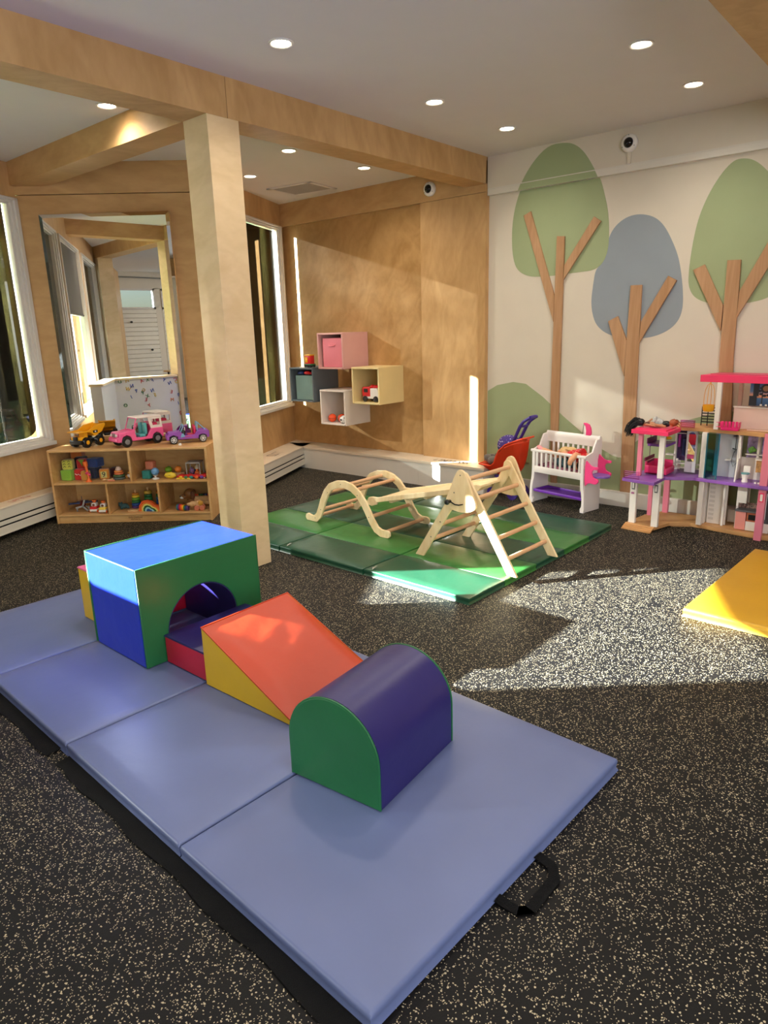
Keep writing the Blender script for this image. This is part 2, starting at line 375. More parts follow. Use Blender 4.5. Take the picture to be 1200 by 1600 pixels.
# posts and beams
def post(x, y, name='wooden_post'):
    b = bm_(); box(b, x, x+.214, y, y+.216, 0, ZB, bev=.002); return struct(obj('trim_post', b, M_plyP, smooth=0))
post(2.522, YB); post(-.06, YB); post(-2.35, YB); post(-4.9, YB)
b = bm_(); box(b, -6.5, 2.66, YB, 3.558, ZB, HC+.02); box(b, 2.664, 5.318, YB, 3.558, ZB, HC+.02); struct(obj('trim_beam', b, M_ply, smooth=0))
b = bm_(); box(b, 2.522, 2.736, 3.558, 5.98, ZB, HC2+.03); struct(obj('trim_cross_beam', b, M_plyH, smooth=0))
b = bm_(); box(b, -.06, .154, 3.558, 4.75, ZB, HC2+.03); struct(obj('trim_cross_beam_far', b, M_plyH, smooth=0))
b = bm_(); box(b, 2.9, 5.35, .745, .963, ZB, HC+.02); struct(obj('trim_beam_near', b, M_ply, smooth=0))
b = bm_(); box(b, -6.5, -.2, -.9, -.68, ZB-.1, HC+.02); struct(obj('trim_beam_rear', b, M_ply, smooth=0))

# far left wall (seen in the mirror): slat boards under a strip of high windows
XL = -6.5
M_slat = mat('cream_slat_board', (226, 220, 204), .5)
M_win2 = clear_glass('high_window_glass', (.55, .6, .65), .08)
ys = [(-3.3, -2.3), (-2.1, -.75), (-.55, .65), (.8, 1.95)]
b = bm_(); box(b, XL-.15, XL, -3.4, 2.2, 0, .5); box(b, XL-.15, XL, -3.4, 2.2, 2.45, HC+.02); box(b, XL-.15, XL-.02, -3.4, 2.2, .5, 2.02)
prev = -3.4
for y0, y1 in ys: box(b, XL-.15, XL, prev, y0, .5, 2.46); prev = y1
box(b, XL-.15, XL, prev, 2.2, .5, 2.46); struct(obj('wall_far', b, M_wall, smooth=0))
for i, (y0, y1) in enumerate(ys):
    b = bm_()
    for k in range(16):
        z = .5+k*.095; box(b, XL-.03, XL+.012, y0, y1, z+.006, z+.092, bev=.004, seg=1)
    struct(obj('wall_far_slats', b, M_slat, smooth=0))
    b = bm_(); box(b, XL-.02, XL+.02, y0, y1, 2.02, 2.06); box(b, XL-.02, XL+.02, y0, y1, 2.41, 2.45)
    box(b, XL-.02, XL+.02, y0, y0+.04, 2.02, 2.45); box(b, XL-.02, XL+.02, y1-.04, y1, 2.02, 2.45)
    fr = struct(obj('window_%d' % (6+i), b, M_vinylfr, smooth=0))
    b = bm_(); box(b, XL-.03, XL-.026, y0, y1, 2.03, 2.44); obj('glass_pane', b, M_win2, fr, smooth=0)
b = bm_(); tube(b, [(XL+.03, -1.6, 2.56), (XL+.03, -.6, 2.50), (XL+.03, -.2, 2.56), (XL+.03, .3, 2.66), (XL+.03, 2.0, 2.69)], .014)
tag(obj('conduit', b, mat('grey_conduit', (150, 148, 142), .4, metal=.6)), 'grey metal conduit bending along the far wall above the high windows, seen in the mirror', 'pipe')
b = bm_(); box(b, XL, XL+.08, -.7, -.56, 2.43, 2.58, bev=.01); tag(obj('junction_box', b, MATS['grey_conduit']), 'grey square junction box on the far wall conduit, seen in the mirror', 'electrical box')
# walls behind the camera
b = bm_(); box(b, -6.7, 5.5, -3.4, -3.25, 0, HC+.02); struct(obj('wall_rear', b, M_wall, smooth=0))

# half wall with magnet letters (seen in the mirror)
M_half = mat('white_magnet_board', (214, 214, 212), .4)
b = bm_(); prism(b, [(.0, 3.56), (.12, 3.56), (.12, 4.38), (1.0, 4.86), (.95, 4.96), (.0, 4.45)], 0, .93, 'XY'); struct(obj('wall_half', b, M_half, smooth=0))
b = bm_(); prism(b, [(-.02, 3.56), (.135, 3.56), (.135, 4.37), (1.01, 4.845), (.95, 4.975), (-.02, 4.46)], .93, .955, 'XY'); struct(obj('trim_half_wall_cap', b, mat('pale_maple', (236, 214, 170), .4), smooth=0))

# outdoors: lawn, dark building with planting behind it
b = bm_(); box(b, -40, 60, 3, 60, -.35, -.16); o = obj('lawn', b, mat('lawn_grass', (112, 146, 92), .95, var=.35, vscale=1.2), smooth=0); o['kind'] = 'stuff'; o['label'] = 'green lawn outside the windows'; o['category'] = 'grass'
b = bm_(); box(b, -20, 58, 42, 48, -.155, 9.3); tag(obj('neighbouring_building', b, mat('dark_brick', (104, 84, 70), .9, var=.4, vscale=2.5), smooth=0), 'dark brown neighbouring building across the lawn, seen dimly through the windows', 'building')

# ------------------------------------------------------------------ painted trees on the right wall (flat paint) and wooden trunks
CR1 = [(2.652,2.783),(2.789,2.787),(2.907,2.707),(3.008,2.586),(3.079,2.438),(3.115,2.282),(3.120,2.119),(3.101,1.970),(3.055,1.883),(2.955,1.833),(2.805,1.823),(2.641,1.830),(2.502,1.838),(2.396,1.841),(2.322,1.882),(2.284,1.971),(2.280,2.088),(2.297,2.254),(2.331,2.373),(2.364,2.475),(2.415,2.571),(2.486,2.679),(2.564,2.752)]
CR2 = [(2.064,2.210),(2.150,2.201),(2.228,2.156),(2.278,2.088),(2.308,1.957),(2.340,1.874),(2.377,1.843),(2.390,1.740),(2.401,1.618),(2.389,1.529),(2.355,1.439),(2.284,1.375),(2.188,1.338),(2.095,1.328),(1.986,1.323),(1.882,1.338),(1.783,1.382),(1.721,1.447),(1.698,1.536),(1.709,1.666),(1.737,1.812),(1.766,1.910),(1.814,2.009),(1.862,2.092),(1.916,2.153),(1.977,2.189)]
CR3 = [(1.397,2.473),(1.453,2.464),(1.520,2.395),(1.585,2.287),(1.635,2.159),(1.659,2.040),(1.675,1.886),(1.679,1.745),(1.671,1.680),(1.637,1.614),(1.569,1.571),(1.474,1.551),(1.366,1.542),(1.249,1.552),(1.151,1.575),(1.061,1.644),(1.021,1.773),(1.026,1.946),(1.085,2.122),(1.170,2.287),(1.249,2.389),(1.325,2.453)]
BSH = [(3.338,.885),(3.241,.939),(3.081,.971),(2.956,.958),(2.795,.856),(2.589,.694),(2.401,.558),(2.270,.463),(2.160,.410),(2.110,.398),(2.085,.400),(2.055,.420),(2.009,.501),(1.938,.573),(1.797,.662),(1.659,.710),(1.397,.796),(1.070,.836),(.6,.86),(.6,.126),(3.338,.126)]
def smooth_poly(p, n=3):
    for _ in range(n):
        q = []
        for i in range(len(p)):
            a, c = Vector(p[i]), Vector(p[(i+1) % len(p)]); q += [tuple(a*.75+c*.25), tuple(a*.25+c*.75)]
        p = q
    return p
def painted(name, poly, m, th=.0012, sm=2):
    p = smooth_poly(poly, sm) if sm else poly
    for z0, z1, x in ((0, 2.498, XW), (2.499, 2.5455, 5.312), (2.5535, 2.79, 5.32)):
        b = bm_(); prism(b, p, x-th, x-.0002, 'YZ')
        for z, n in ((z0, (0, 0, -1)), (z1, (0, 0, 1))):
            g = b.verts[:]+b.edges[:]+b.faces[:]
            r = bmesh.ops.bisect_plane(b, geom=g, plane_co=(0, 0, z), plane_no=n, clear_outer=True)
            bmesh.ops.holes_fill(b, edges=[e for e in b.edges if e.is_boundary])
        if not b.verts: b.free(); continue
        o = struct(obj(name, b, m, smooth=0))
painted('wall_right_painted_crown', CR2, M_blue_g, .001); painted('wall_right_painted_crown', CR1, M_green, .002); painted('wall_right_painted_crown', CR3, M_green)
painted('wall_right_painted_bush', BSH, M_green, sm=0)
def tree_trunk(label, T, Ls, th=.019):
    t = thing('wooden_tree_trunk', label, 'wall decoration', (XW, sum(p[0] for p in T)/len(T), .125))
    y0 = t.location.y
    b = bm_(); prism(b, [(y-y0, z-.125) for y, z in T], -th-.0025, -.0025, 'YZ'); obj('trunk', b, M_trunk, t, smooth=0, bevel=.0015)
    for L_ in Ls:
        b = bm_(); prism(b, [(y-y0, z-.125) for y, z in L_], -th-.0015, -.0025, 'YZ'); obj('branch', b, M_trunk, t, smooth=0, bevel=.0015)
tree_trunk('slim wooden tree trunk with two branches under the tall leftmost green crown', [(2.703,2.120),(2.637,2.113),(2.634,.862),(2.629,.126),(2.687,.126),(2.710,.859)], [[(3.004,2.306),(2.941,2.332),(2.709,1.670),(2.710,1.465)], [(2.401,2.230),(2.345,2.192),(2.634,1.788),(2.633,1.895)]])
tree_trunk('wooden tree trunk with two branches on the blue-grey painted crown', [(2.085,1.712),(2.001,1.711),(1.993,1.177),(1.970,.126),(2.072,.126),(2.093,1.177)], [[(2.246,1.457),(2.172,1.493),(2.092,1.311),(2.095,1.041)], [(1.814,1.762),(1.753,1.727),(1.994,1.291),(1.992,1.445)]])
tree_trunk('wide wooden tree trunk with two branches behind the dollhouse', [(1.423,1.837),(1.337,1.834),(1.323,1.180),(1.262,.126),(1.362,.126),(1.415,1.180)], [[(1.644,1.789),(1.569,1.821),(1.425,1.541),(1.425,1.368)], [(1.165,1.969),(1.092,1.914),(1.330,1.452),(1.328,1.630)]])

# ------------------------------------------------------------------ mirror
def make_mirror():
    m = bpy.data.materials.new('silver_mirror'); m.use_nodes = True; p = m.node_tree.nodes['Principled BSDF']
    p.inputs['Base Color'].default_value = (.93, .94, .92, 1); p.inputs['Metallic'].default_value = 1; p.inputs['Roughness'].default_value = .0
    a = rad(41.0)                                   # the glass stands on a thin wedge, turned 2.8 degrees off the wall
    t = thing('mirror', 'tall frameless mirror on the wooden wall above the toy shelf', 'mirror', (2.665, 5.756, .62), a-PI/2)
    b = bm_(); w, h, bv = 1.012, 1.765, .026
    o = [b.verts.new(p) for p in ((0, -.002, 0), (w, -.002, 0), (w, -.002, h), (0, -.002, h))]
    i = [b.verts.new(p) for p in ((bv, -.007, bv), (w-bv, -.007, bv), (w-bv, -.007, h-bv), (bv, -.007, h-bv))]
    k = [b.verts.new(p) for p in ((0, -.0005, 0), (w, -.0005, 0), (w, -.0005, h), (0, -.0005, h))]
    b.faces.new(i); b.faces.new(list(reversed(k)))
    for q in range(4):
        c = (q+1) % 4; b.faces.new((o[q], o[c], i[c], i[q])); b.faces.new((k[q], k[c], o[c], o[q]))
    obj('mirror_glass', b, m, t, smooth=0)
    b = bm_(); prism(b, [(.004, .0), (w-.004, .0), (w-.004, .046), (.004, -.0005)], .004, h-.004, 'XY'); obj('backing_board', b, M_shelf, t, smooth=0)
    b = bm_(); box(b, -.005, w+.005, -.010, .0, -.016, -.001, bev=.002); obj('bottom_ledge', b, M_shelf, t, smooth=0)
make_mirror()

# ------------------------------------------------------------------ heaters, ledge, vent, lights, security cameras
def heater(label, F, s0, s1, depth, zt, end):
    t = thing('baseboard_heater', label, 'heater', F @ Vector(((s0+s1)/2, -depth/2, 0)), math.atan2(CY, CX)); h = (s1-s0)/2
    M_h = mat('cream_heater_metal', (214, 206, 190), .4)
    b = bm_(); box(b, -h, h, -depth/2, depth/2-.003, zt-.014, zt, bev=.003); obj('top_cover', b, mat('cream_top_paint', (222, 206, 182), .5), t, smooth=0)
    b = bm_(); fy = -depth/2
    box(b, -h, h, fy+.006, fy+.012, .045, .10, bev=.002); box(b, -h, h, fy+.004, fy+.012, .112, .142, bev=.002)
    box(b, -h, h, fy+.004, fy+.012, .154, zt-.012, bev=.002); box(b, -h, h, fy+.002, fy+.02, .04, .05)
    obj('front_panel', b, M_h, t, smooth=0)
    b = bm_(); box(b, -h, h, fy+.03, fy+.06, .05, zt-.02); obj('inner_duct', b, M_dark, t, smooth=0)
    b = bm_(); box(b, h-.012, h, fy, depth/2-.004, 0.0, zt-.014); obj('end_cap', b, M_h, t, smooth=0)
    b = bm_(); box(b, -h, -h+.012, fy, depth/2-.004, 0, zt-.014); obj('end_cap', b, M_h, t, smooth=0)
    return t
heater('long cream baseboard heater under the left window', F1, -4.5, -.12, .15, .245, True)
heater('cream baseboard heater under the window beside the wall cubes', F2, -1.72, -.155, .275, .237, True)
b = bm_(); prism(b, [(5.062, 3.19), (5.30, 3.19), (5.30, 4.03), (5.339, 4.03), (5.339, 5.92), (5.29, 5.90), (5.16, 5.84), (5.062, 5.60)], .216, .237, 'XY'); struct(obj('trim_ledge_top', b, mat('cream_top_paint', (222, 206, 182), .5), smooth=0))
b = bm_(); box(b, 5.072, 5.30, 3.93, 5.60, 0, .216); struct(obj('trim_ledge_front', b, M_trim, smooth=0))
b = bm_(); box(b, 5.070, 5.30, 3.20, 3.927, 0, .216); struct(obj('trim_ledge_front_end', b, M_trim, smooth=0))
def strokes(name, label, F, n, w, h, m, gap=1.25, seed=1):
    """row of worn, unreadable stencilled characters lying flat"""
    R = random.Random(seed); b = bm_()
    for i in range(n):
        x = (i-n/2)*w*gap
        k = R.choice(('N', 'L', 'T', 'O', 'U'))
        segs = {'N': [(0, 0, 0, 1), (0, 1, 1, 0), (1, 0, 1, 1)], 'L': [(0, 0, 0, 1), (0, 0, 1, 0)], 'T': [(0, 1, 1, 1), (.5, 0, .5, 1)], 'O': [(0, 0, 0, 1), (0, 1, 1, 1), (1, 1, 1, 0), (1, 0, 0, 0)], 'U': [(0, 1, 0, 0), (0, 0, 1, 0), (1, 0, 1, 1)]}[k]
        for x0, y0, x1, y1 in segs:
            a, c = Vector((x+x0*w, y0*h, 0)), Vector((x+x1*w, y1*h, 0)); d = (c-a).normalized()*.004; n2 = Vector((-d.y, d.x, 0))
            vs = [b.verts.new(F @ q) for q in (a-d-n2, c+d-n2, c+d+n2, a-d+n2)]; b.faces.new(vs)
    return b
b = strokes('x', '', Matrix.Translation((5.16, 3.62, .2378)) @ Matrix.Rotation(rad(-90), 4, 'Z'), 9, .034, .07, M_blk, seed=4)
tag(obj('stencilled_lettering', b, M_blk, smooth=0), 'worn black stencilled lettering on the white ledge below the pilaster', 'lettering')
b = strokes('x', '', F2 @ Matrix.Translation((-.86, -.19, .2378)), 4, .05, .09, M_blk, seed=9)
tag(obj('stencilled_lettering', b, M_blk, smooth=0), 'worn black stencilled lettering on the heater beside the post', 'lettering')
M_redmark = mat('red_marker', (190, 70, 40), .6)
b = strokes('x', '', F1 @ Matrix.Translation((-.53, -.09, .2458)), 4, .04, .04, M_redmark, seed=5)
tag(obj('stencilled_lettering', b, M_redmark, smooth=0), 'faded red lettering on the left heater top', 'lettering')

def downlight(x, y, z, label, power, vis=True):
    t = thing('recessed_downlight', label, 'ceiling light', (x, y, z), 0, 'recessed downlights in the white ceiling')
    b = bm_(); lathe(b, [(.062, -.0005), (.062, -.006), (.056, -.008), (.048, -.004), (.046, -.0005)], 28); obj('trim_ring', b, M_white, t, smooth=50)
    b = bm_(); lathe(b, [(.045, -.001), (.045, -.003), (.0, -.0034)], 24); obj('lamp_lens', b, mat('lit_lamp_lens', (1, .86, .66), .5, emit=26), t, smooth=0)
    d = bpy.data.lights.new('downlight_beam', 'SPOT'); d.energy = power; d.color = (1.0, .90, .78); d.spot_size = rad(150); d.spot_blend = .9; d.shadow_soft_size = .045
    o = bpy.data.objects.new('downlight_beam', d); COL.objects.link(o); o.parent = t; o.location = (0, 0, -.02)
DP = 34
for x, y, l in [(2.58, 2.79, 'recessed downlight nearest the post, in front of the long beam'), (3.84, 2.80, 'recessed downlight in the middle of the row in front of the long beam'),
                (4.69, 2.79, 'recessed downlight nearest the corner of beam and tree wall'), (3.86, 1.53, 'recessed downlight nearest the camera on the right of the ceiling'),
                (4.69, 1.53, 'recessed downlight closest to the tree wall above the blue-grey crown')]: downlight(x, y, HC, l, DP)
for x, y, l in [(2.39, 4.10, 'recessed downlight left of the cross beam, glowing on its side'), (3.86, 4.16, 'recessed downlight just behind the long beam, nearer the post'), (4.70, 4.16, 'recessed downlight behind the long beam, above the pilaster'),
                (4.20, 5.03, 'recessed downlight farthest back beside the ceiling vent')]: downlight(x, y, HC2, l, DP)
for x, y, z in [(2.58, 1.53, HC), (1.3, 2.79, HC), (1.3, 1.53, HC), (2.58, .3, HC), (1.3, .3, HC), (-.9, 1.53, HC), (-3, .9, HC), (-5.2, .3, HC), (-5.0, -.4, HC), (-.35, 3.95, HC2), (1.2, 4.1, HC2), (1.0, -1.5, HC), (3.5, -1.0, HC)]:
    downlight(x, y, z, 'recessed downlight in the part of the ceiling behind the camera', DP)

def vent():
    t = thing('ceiling_vent', 'white rectangular ceiling vent grille with fine louvres in the back corner', 'vent', (4.90, 5.13, HC2), rad(8))
    b = bm_()
    for a in ((-.21, -.17, -.26, .26), (.17, .21, -.26, .26), (-.21, .21, -.26, -.22), (-.21, .21, .22, .26)): box(b, *a, -.008, -.0005, bev=.002)
    obj('vent_frame', b, M_ceil, t, smooth=0)
    b = bm_()
    for k in range(24): box(b, -.172, .172, -.22+k*.0185, -.213+k*.0185, -.007, -.001, M=None)
    obj('louvre', b, mat('vent_louvre', (188, 182, 172), .7), t, smooth=0)
vent()
def dome_camera(label, loc, conduit=False):
    t = thing('dome_camera', label, 'security camera', loc)
    Rm = Matrix.Rotation(rad(-90), 4, 'Y')
    b = bm_(); lathe(b, [(.058, 0), (.060, .012), (.058, .028), (.048, .036), (.034, .038)], 28, M=Rm); obj('camera_housing', b, M_white, t, smooth=50)
    b = bm_(); ball(b, (-.030, 0, 0), (.034, .036, .036), 20); obj('dome', b, mat('smoked_dome', (8, 8, 9), .06), t, smooth=60)
    b = bm_()
    for k in range(3): cyl(b, (-.036, .050*math.cos(rad(90+120*k)), .050*math.sin(rad(90+120*k))), (-.0385, .050*math.cos(rad(90+120*k)), .050*math.sin(rad(90+120*k))), .003, seg=8)
    obj('screw', b, M_blk, t)
    if conduit: b = bm_(); box(b, -.012, -.001, -.014, .014, -.135, -.05, bev=.002); obj('cable_cover', b, M_wall, t, smooth=0)
dome_camera('white dome security camera high on the tree wall above the rail', (5.318, 2.146, 2.686), True)
dome_camera('white dome security camera on the wood header under the long beam', (5.298, 3.914, 2.625))
b = bm_(); box(b, XW-.008, XW-.003, 2.905, 2.97, .27, .40, bev=.003); tag(obj('wall_plate', b, mat('green_plate', (150, 158, 108), .6), smooth=0), 'blank wall plate painted sage green behind the toy stroller', 'wall plate')
# ------------------------------------------------------------------ blue folding mat
def soft_slab(bm, x0, x1, y0, y1, z0, z1, M=None, r=.012, pil=.003, nx=10, ny=14, wav=0.0, seed=0):
    """padded panel: rounded edges, faint pillow and ripples on top"""
    R = random.Random(seed); ph = [R.uniform(0, 6) for _ in range(6)]
    def top(u, v):
        e = min(u, 1-u, v, 1-v)*2
        return pil*min(1, e*3) + wav*(math.sin(9*u+ph[0]+4*v)*math.sin(7*v+ph[1]) + .5*math.sin(17*v+ph[2]+3*u))
    us = [0, r/(x1-x0)*.3, r/(x1-x0)]+[r/(x1-x0)+(1-2*r/(x1-x0))*k/nx for k in range(1, nx)]+[1-r/(x1-x0), 1-r/(x1-x0)*.3, 1]
    vs = [0, r/(y1-y0)*.3, r/(y1-y0)]+[r/(y1-y0)+(1-2*r/(y1-y0))*k/ny for k in range(1, ny)]+[1-r/(y1-y0), 1-r/(y1-y0)*.3, 1]
    G = []
    for j, v in enumerate(vs):
        row = []
        for i, u in enumerate(us):
            d = min(u*(x1-x0), (1-u)*(x1-x0), v*(y1-y0), (1-v)*(y1-y0)); z = z1
            if d < r: z = z1 - r + math.sqrt(max(0, r*r-(r-d)**2))
            row.append(bm.verts.new((x0+u*(x1-x0), y0+v*(y1-y0), z+(top(u, v) if d >= r else 0))))
        G.append(row)
    for j in range(len(vs)-1):
        for i in range(len(us)-1): bm.faces.new((G[j][i], G[j][i+1], G[j+1][i+1], G[j+1][i]))
    rim = [G[0][i] for i in range(len(us))]+[G[j][-1] for j in range(1, len(vs))]+[G[-1][i] for i in range(len(us)-2, -1, -1)]+[G[j][0] for j in range(len(vs)-2, 0, -1)]
    cx, cy = (x0+x1)/2, (y0+y1)/2; hz = (z1-r-z0)
    prev = rim
    for f, out in ((.33, -.002), (.66, -.003), (1, .003)):
        nr = []
        for v in rim:
            p = v.co; dx = (-1 if abs(p.x-x0) < 1e-5 else 1 if abs(p.x-x1) < 1e-5 else 0); dy = (-1 if abs(p.y-y0) < 1e-5 else 1 if abs(p.y-y1) < 1e-5 else 0)
            nr.append(bm.verts.new((p.x+dx*out, p.y+dy*out, z1-r-hz*f)))
        n = len(rim)
        for k in range(n): bm.faces.new((prev[k], nr[k], nr[(k+1) % n], prev[(k+1) % n]))
        prev = nr
    bm.faces.new(list(reversed(prev)))
    vv = [v for row in G for v in row]; xf(bm, bm.verts[:] if M is None else bm.verts[:], M)
def blue_mat():
    a = rad(-2.6)
    t = thing('folding_gym_mat', 'large blue folding gym mat with four panels under the soft play blocks', 'mat', (.812, .778, 0), a)
    for k in range(4):
        b = bm_(); soft_slab(b, 0, 1.185, k*.760+.002, k*.760+.757, .004, .050, r=.010, pil=.0015, wav=.0006, seed=k, nx=16, ny=12)
        obj('mat_panel', b, V_mat, t, smooth=50)
    # velcro flap along the long edge, hinge strips between panels
    R = random.Random(3)
    for y0, y1 in ((.02, 1.50), (1.57, 3.02)):
        n = 26; b = bm_(); A, B = [], []
        for i in range(n+1):
            y = y0+(y1-y0)*i/n; w = .052+.006*math.sin(i*.9)+.003*R.random()
            z = .004+.002*math.sin(i*1.7)**2
            A.append(b.verts.new((.008, y, .010))); B.append(b.verts.new((-w, y, z)))
        for i in range(n): b.faces.new((A[i], B[i], B[i+1], A[i+1]))
        bmesh.ops.solidify(b, geom=b.faces[:], thickness=.002); obj('velcro_flap', b, M_velcro, t, smooth=60)
    b = bm_(); pts = [(.47, .0, .012), (.475, -.06, .006), (.50, -.082, .006), (.63, -.078, .007), (.665, -.05, .008), (.67, .0, .012)]
    L_ = []
    for i, p in enumerate(pts):
        q = Vector(pts[min(i+1, len(pts)-1)])-Vector(pts[max(i-1, 0)]); q.normalize(); nrm = Vector((-q.y, q.x, 0))*.016
        L_.append((b.verts.new(Vector(p)+nrm), b.verts.new(Vector(p)-nrm)))
    for (p, q), (r_, s_) in zip(L_, L_[1:]): b.faces.new((p, q, s_, r_))
    bmesh.ops.solidify(b, geom=b.faces[:], thickness=.003); obj('carry_handle', b, M_velcro, t, smooth=60)
    b = bm_(); box(b, .2, .27, 2.88, 2.90, .0525, .0532, M=Matrix.Rotation(rad(4), 4, 'Z')); obj('tape_piece', b, M_white, t, smooth=0)
blue_mat()

# ------------------------------------------------------------------ soft play blocks on the mat
ZM = .0535
def piping(bm, pts, closed=True, r=.0032): tube(bm, pts, r, seg=6, closed=closed)
def grid_box(bm, x0, x1, y0, y1, z0, z1, n=5, bulge=.006):
    """box whose faces puff out slightly like a stuffed vinyl cover"""
    v = bmesh.ops.create_cube(bm, size=2)['verts']
    bmesh.ops.subdivide_edges(bm, edges=bm.edges[:], cuts=n, use_grid_fill=True)
    for q in bm.verts:
        c = q.co.copy(); ax = max(range(3), key=lambda i: abs(c[i]))
        k = 1
        for i in range(3):
            if i != ax: k *= (1-abs(c[i])**2.2)
        nn = sum(abs(abs(c[i])-1) < 1e-4 for i in range(3))
        s = [(x1-x0)/2, (y1-y0)/2, (z1-z0)/2]; o = [(x0+x1)/2, (y0+y1)/2, (z0+z1)/2]
        w = [o[i]+c[i]*s[i] for i in range(3)]
        if nn == 1: w[ax] += math.copysign(bulge*k, c[ax])
        q.co = w
def tunnel_block():
    x0, x1, y0, y1, h = 0, .632, 0, .452, .452
    t = thing('soft_tunnel_block', 'big royal blue and green soft play tunnel block with an arched opening', 'foam block', (1.368, 2.558, ZM), rad(-1.0))
    R, cx, cz = .185, .305, .118
    arc = [(cx+R*math.cos(a), cz+R*math.sin(a)) for a in [PI*k/22 for k in range(23)]]
    outer = [(x0, 0), (x0, h), (x1, h), (x1, 0)]
    poly = outer+[(cx+R, 0)]+arc+[(cx-R, 0)]
    for nm, a, c in (('front_panel', 0, .012), ('back_panel', y1-.012, y1)):
        b = bm_(); prism(b, poly, a, c, 'XZ'); obj(nm, b, V_green, t, smooth=0, bevel=.004, label='green end panel with arch')
    b = bm_(); prism(b, [(x0, 0), (x0, h), (x1, h), (x1, 0), (x1-.02, 0), (x1-.02, h-.02), (x0+.02, h-.02), (x0+.02, 0)], .012, y1-.012, 'XZ')
    bmesh.ops.subdivide_edges(b, edges=[e for e in b.edges if e.calc_length() > .3], cuts=6, use_grid_fill=True)
    obj('outer_cover', b, V_royal, t, smooth=30, bevel=.004, label='royal blue outer cover')
    arc2 = [(cx+(R-.004)*math.cos(a), cz+(R-.004)*math.sin(a)) for a in [PI*k/22 for k in range(23)]]
    b = bm_(); prism(b, [(cx+R+.001, 0)]+[(cx+(R+.001)*math.cos(a), cz+(R+.001)*math.sin(a)) for a in [PI*k/22 for k in range(23)]]+[(cx-R-.001, 0), (cx-R+.004, 0)]+arc2[::-1]+[(cx+R-.004, 0)], .004, y1-.004, 'XZ')
    obj('tunnel_lining', b, V_navy, t, smooth=40)
    for y in (.002, y1-.002):
        b = bm_(); piping(b, [(x0, y, .004), (x0, y, h), (x1, y, h), (x1, y, .004)], closed=False); obj('seam_piping', b, V_green, t, smooth=60)
tunnel_block()
def wedge(label, loc, rz, w, l, h, mslope, mside, low=.012):
    """slope falls toward -Y; local x 0..w, y 0..l (high side at y=l)"""
    t = thing('soft_wedge', label, 'foam wedge', loc, rz)
    for nm, xa, xb in (('side_panel', 0, .008), ('side_panel', w-.008, w)):
        b = bm_(); prism(b, [(0, 0), (0, low), (l, h), (l, 0)], xa, xb, 'YZ'); obj(nm, b, mside, t, smooth=0, bevel=.003)
    b = bm_(); n = 24
    T_ = [[b.verts.new((.006+(w-.012)*i/14, l*j/n, low+(h-low)*j/n+.023*min(1, 3*math.sin(PI*i/14))*math.sin(PI*j/n)+(.0011*math.sin(i*1.9+j*.8)+.0012*math.sin(i*.9-j*1.1+1))*math.sin(PI*i/14)*math.sin(PI*j/n))) for i in range(15)] for j in range(n+1)]
    for j in range(n):
        for i in range(14): b.faces.new((T_[j][i], T_[j][i+1], T_[j+1][i+1], T_[j+1][i]))
    B = [[b.verts.new((.006+(w-.012)*i/14, l*j/n, 0)) for i in (0, 14)] for j in (0, n)]
    b.faces.new([B[0][0], B[0][1]]+[T_[0][i] for i in range(14, -1, -1)]); b.faces.new([B[1][1], B[1][0]]+[T_[n][i] for i in range(15)])
    obj('slope_cover', b, mslope, t, smooth=60)
    b = bm_()
    for x in (.002, w-.002): piping(b, [(x, 0, low), (x, l, h)], closed=False)
    piping(b, [(0, l, h), (w, l, h)], closed=False); obj('seam_piping', b, mslope, t, smooth=60)
    return t
wedge('orange soft play wedge with yellow sides, sloping down to the half cylinder', (1.452, 1.715, ZM), rad(.5), .472, .528, .252, V_orange, V_yellow)
def step(name, label, loc, rz, w, l, h, mtop, mside):
    t = thing(name, label, 'foam block', loc, rz)
    b = bm_(); grid_box(b, 0, w, 0, l, 0, h-.004, bulge=.004); obj('side_cover', b, mside, t, smooth=40, bevel=.005)
    b = bm_(); box(b, -.001, w+.001, -.001, l+.001, h-.008, h, bev=.004); obj('top_cover', b, mtop, t, smooth=40)
    b = bm_(); piping(b, [(0, 0, h-.006), (w, 0, h-.006), (w, l, h-.006), (0, l, h-.006)]); obj('seam_piping', b, mtop, t, smooth=60)
step('soft_step_block', 'low soft play step with navy top and red sides between tunnel and wedge', (1.462, 2.252, ZM), 0, .445, .300, .130, V_navy, V_red)
step('soft_step_block', 'yellow soft play block with a pink top behind the tunnel block', (1.478, 3.022, ZM), rad(-1), .42, .325, .275, V_pink, V_yellow)
b = bm_(); box(b, .01, .41, -.007, -.001, .004, .262, bev=.002); obj('end_panel', b, V_red, bpy.data.objects['soft_step_block.001'], smooth=0, label='crimson end panel')
def half_cylinder():
    t = thing('soft_half_cylinder', 'navy purple soft half cylinder with green arched ends on the blue mat', 'foam block', (1.286, 1.350, ZM), rad(5.5))
    w, R, hs, L_ = .352, .176, .142, .442
    pr = [(-w/2, 0), (-w/2, hs)]+[(-R*math.cos(a), hs+R*math.sin(a)) for a in [PI*k/24 for k in range(1, 24)]]+[(w/2, hs), (w/2, 0)]
    for nm, a, c in (('end_panel', 0, .012), ('end_panel', L_-.012, L_)):
        b = bm_(); prism(b, pr, a, c, 'YZ'); obj(nm, b, V_green, t, smooth=0, bevel=.004, label='green arched end panel')
    b = bm_(); prism(b, [(y*1.004, z*1.002) for y, z in pr], .010, L_-.010, 'YZ')
    bmesh.ops.subdivide_edges(b, edges=[e for e in b.edges if abs(e.verts[0].co.x-e.verts[1].co.x) > .3], cuts=10)
    obj('curved_cover', b, V_navy, t, smooth=45)
    for x in (.004, L_-.004):
        b = bm_(); piping(b, [(x, y, z) for y, z in pr], closed=False, r=.0035); obj('seam_piping', b, V_green, t, smooth=60)
half_cylinder()

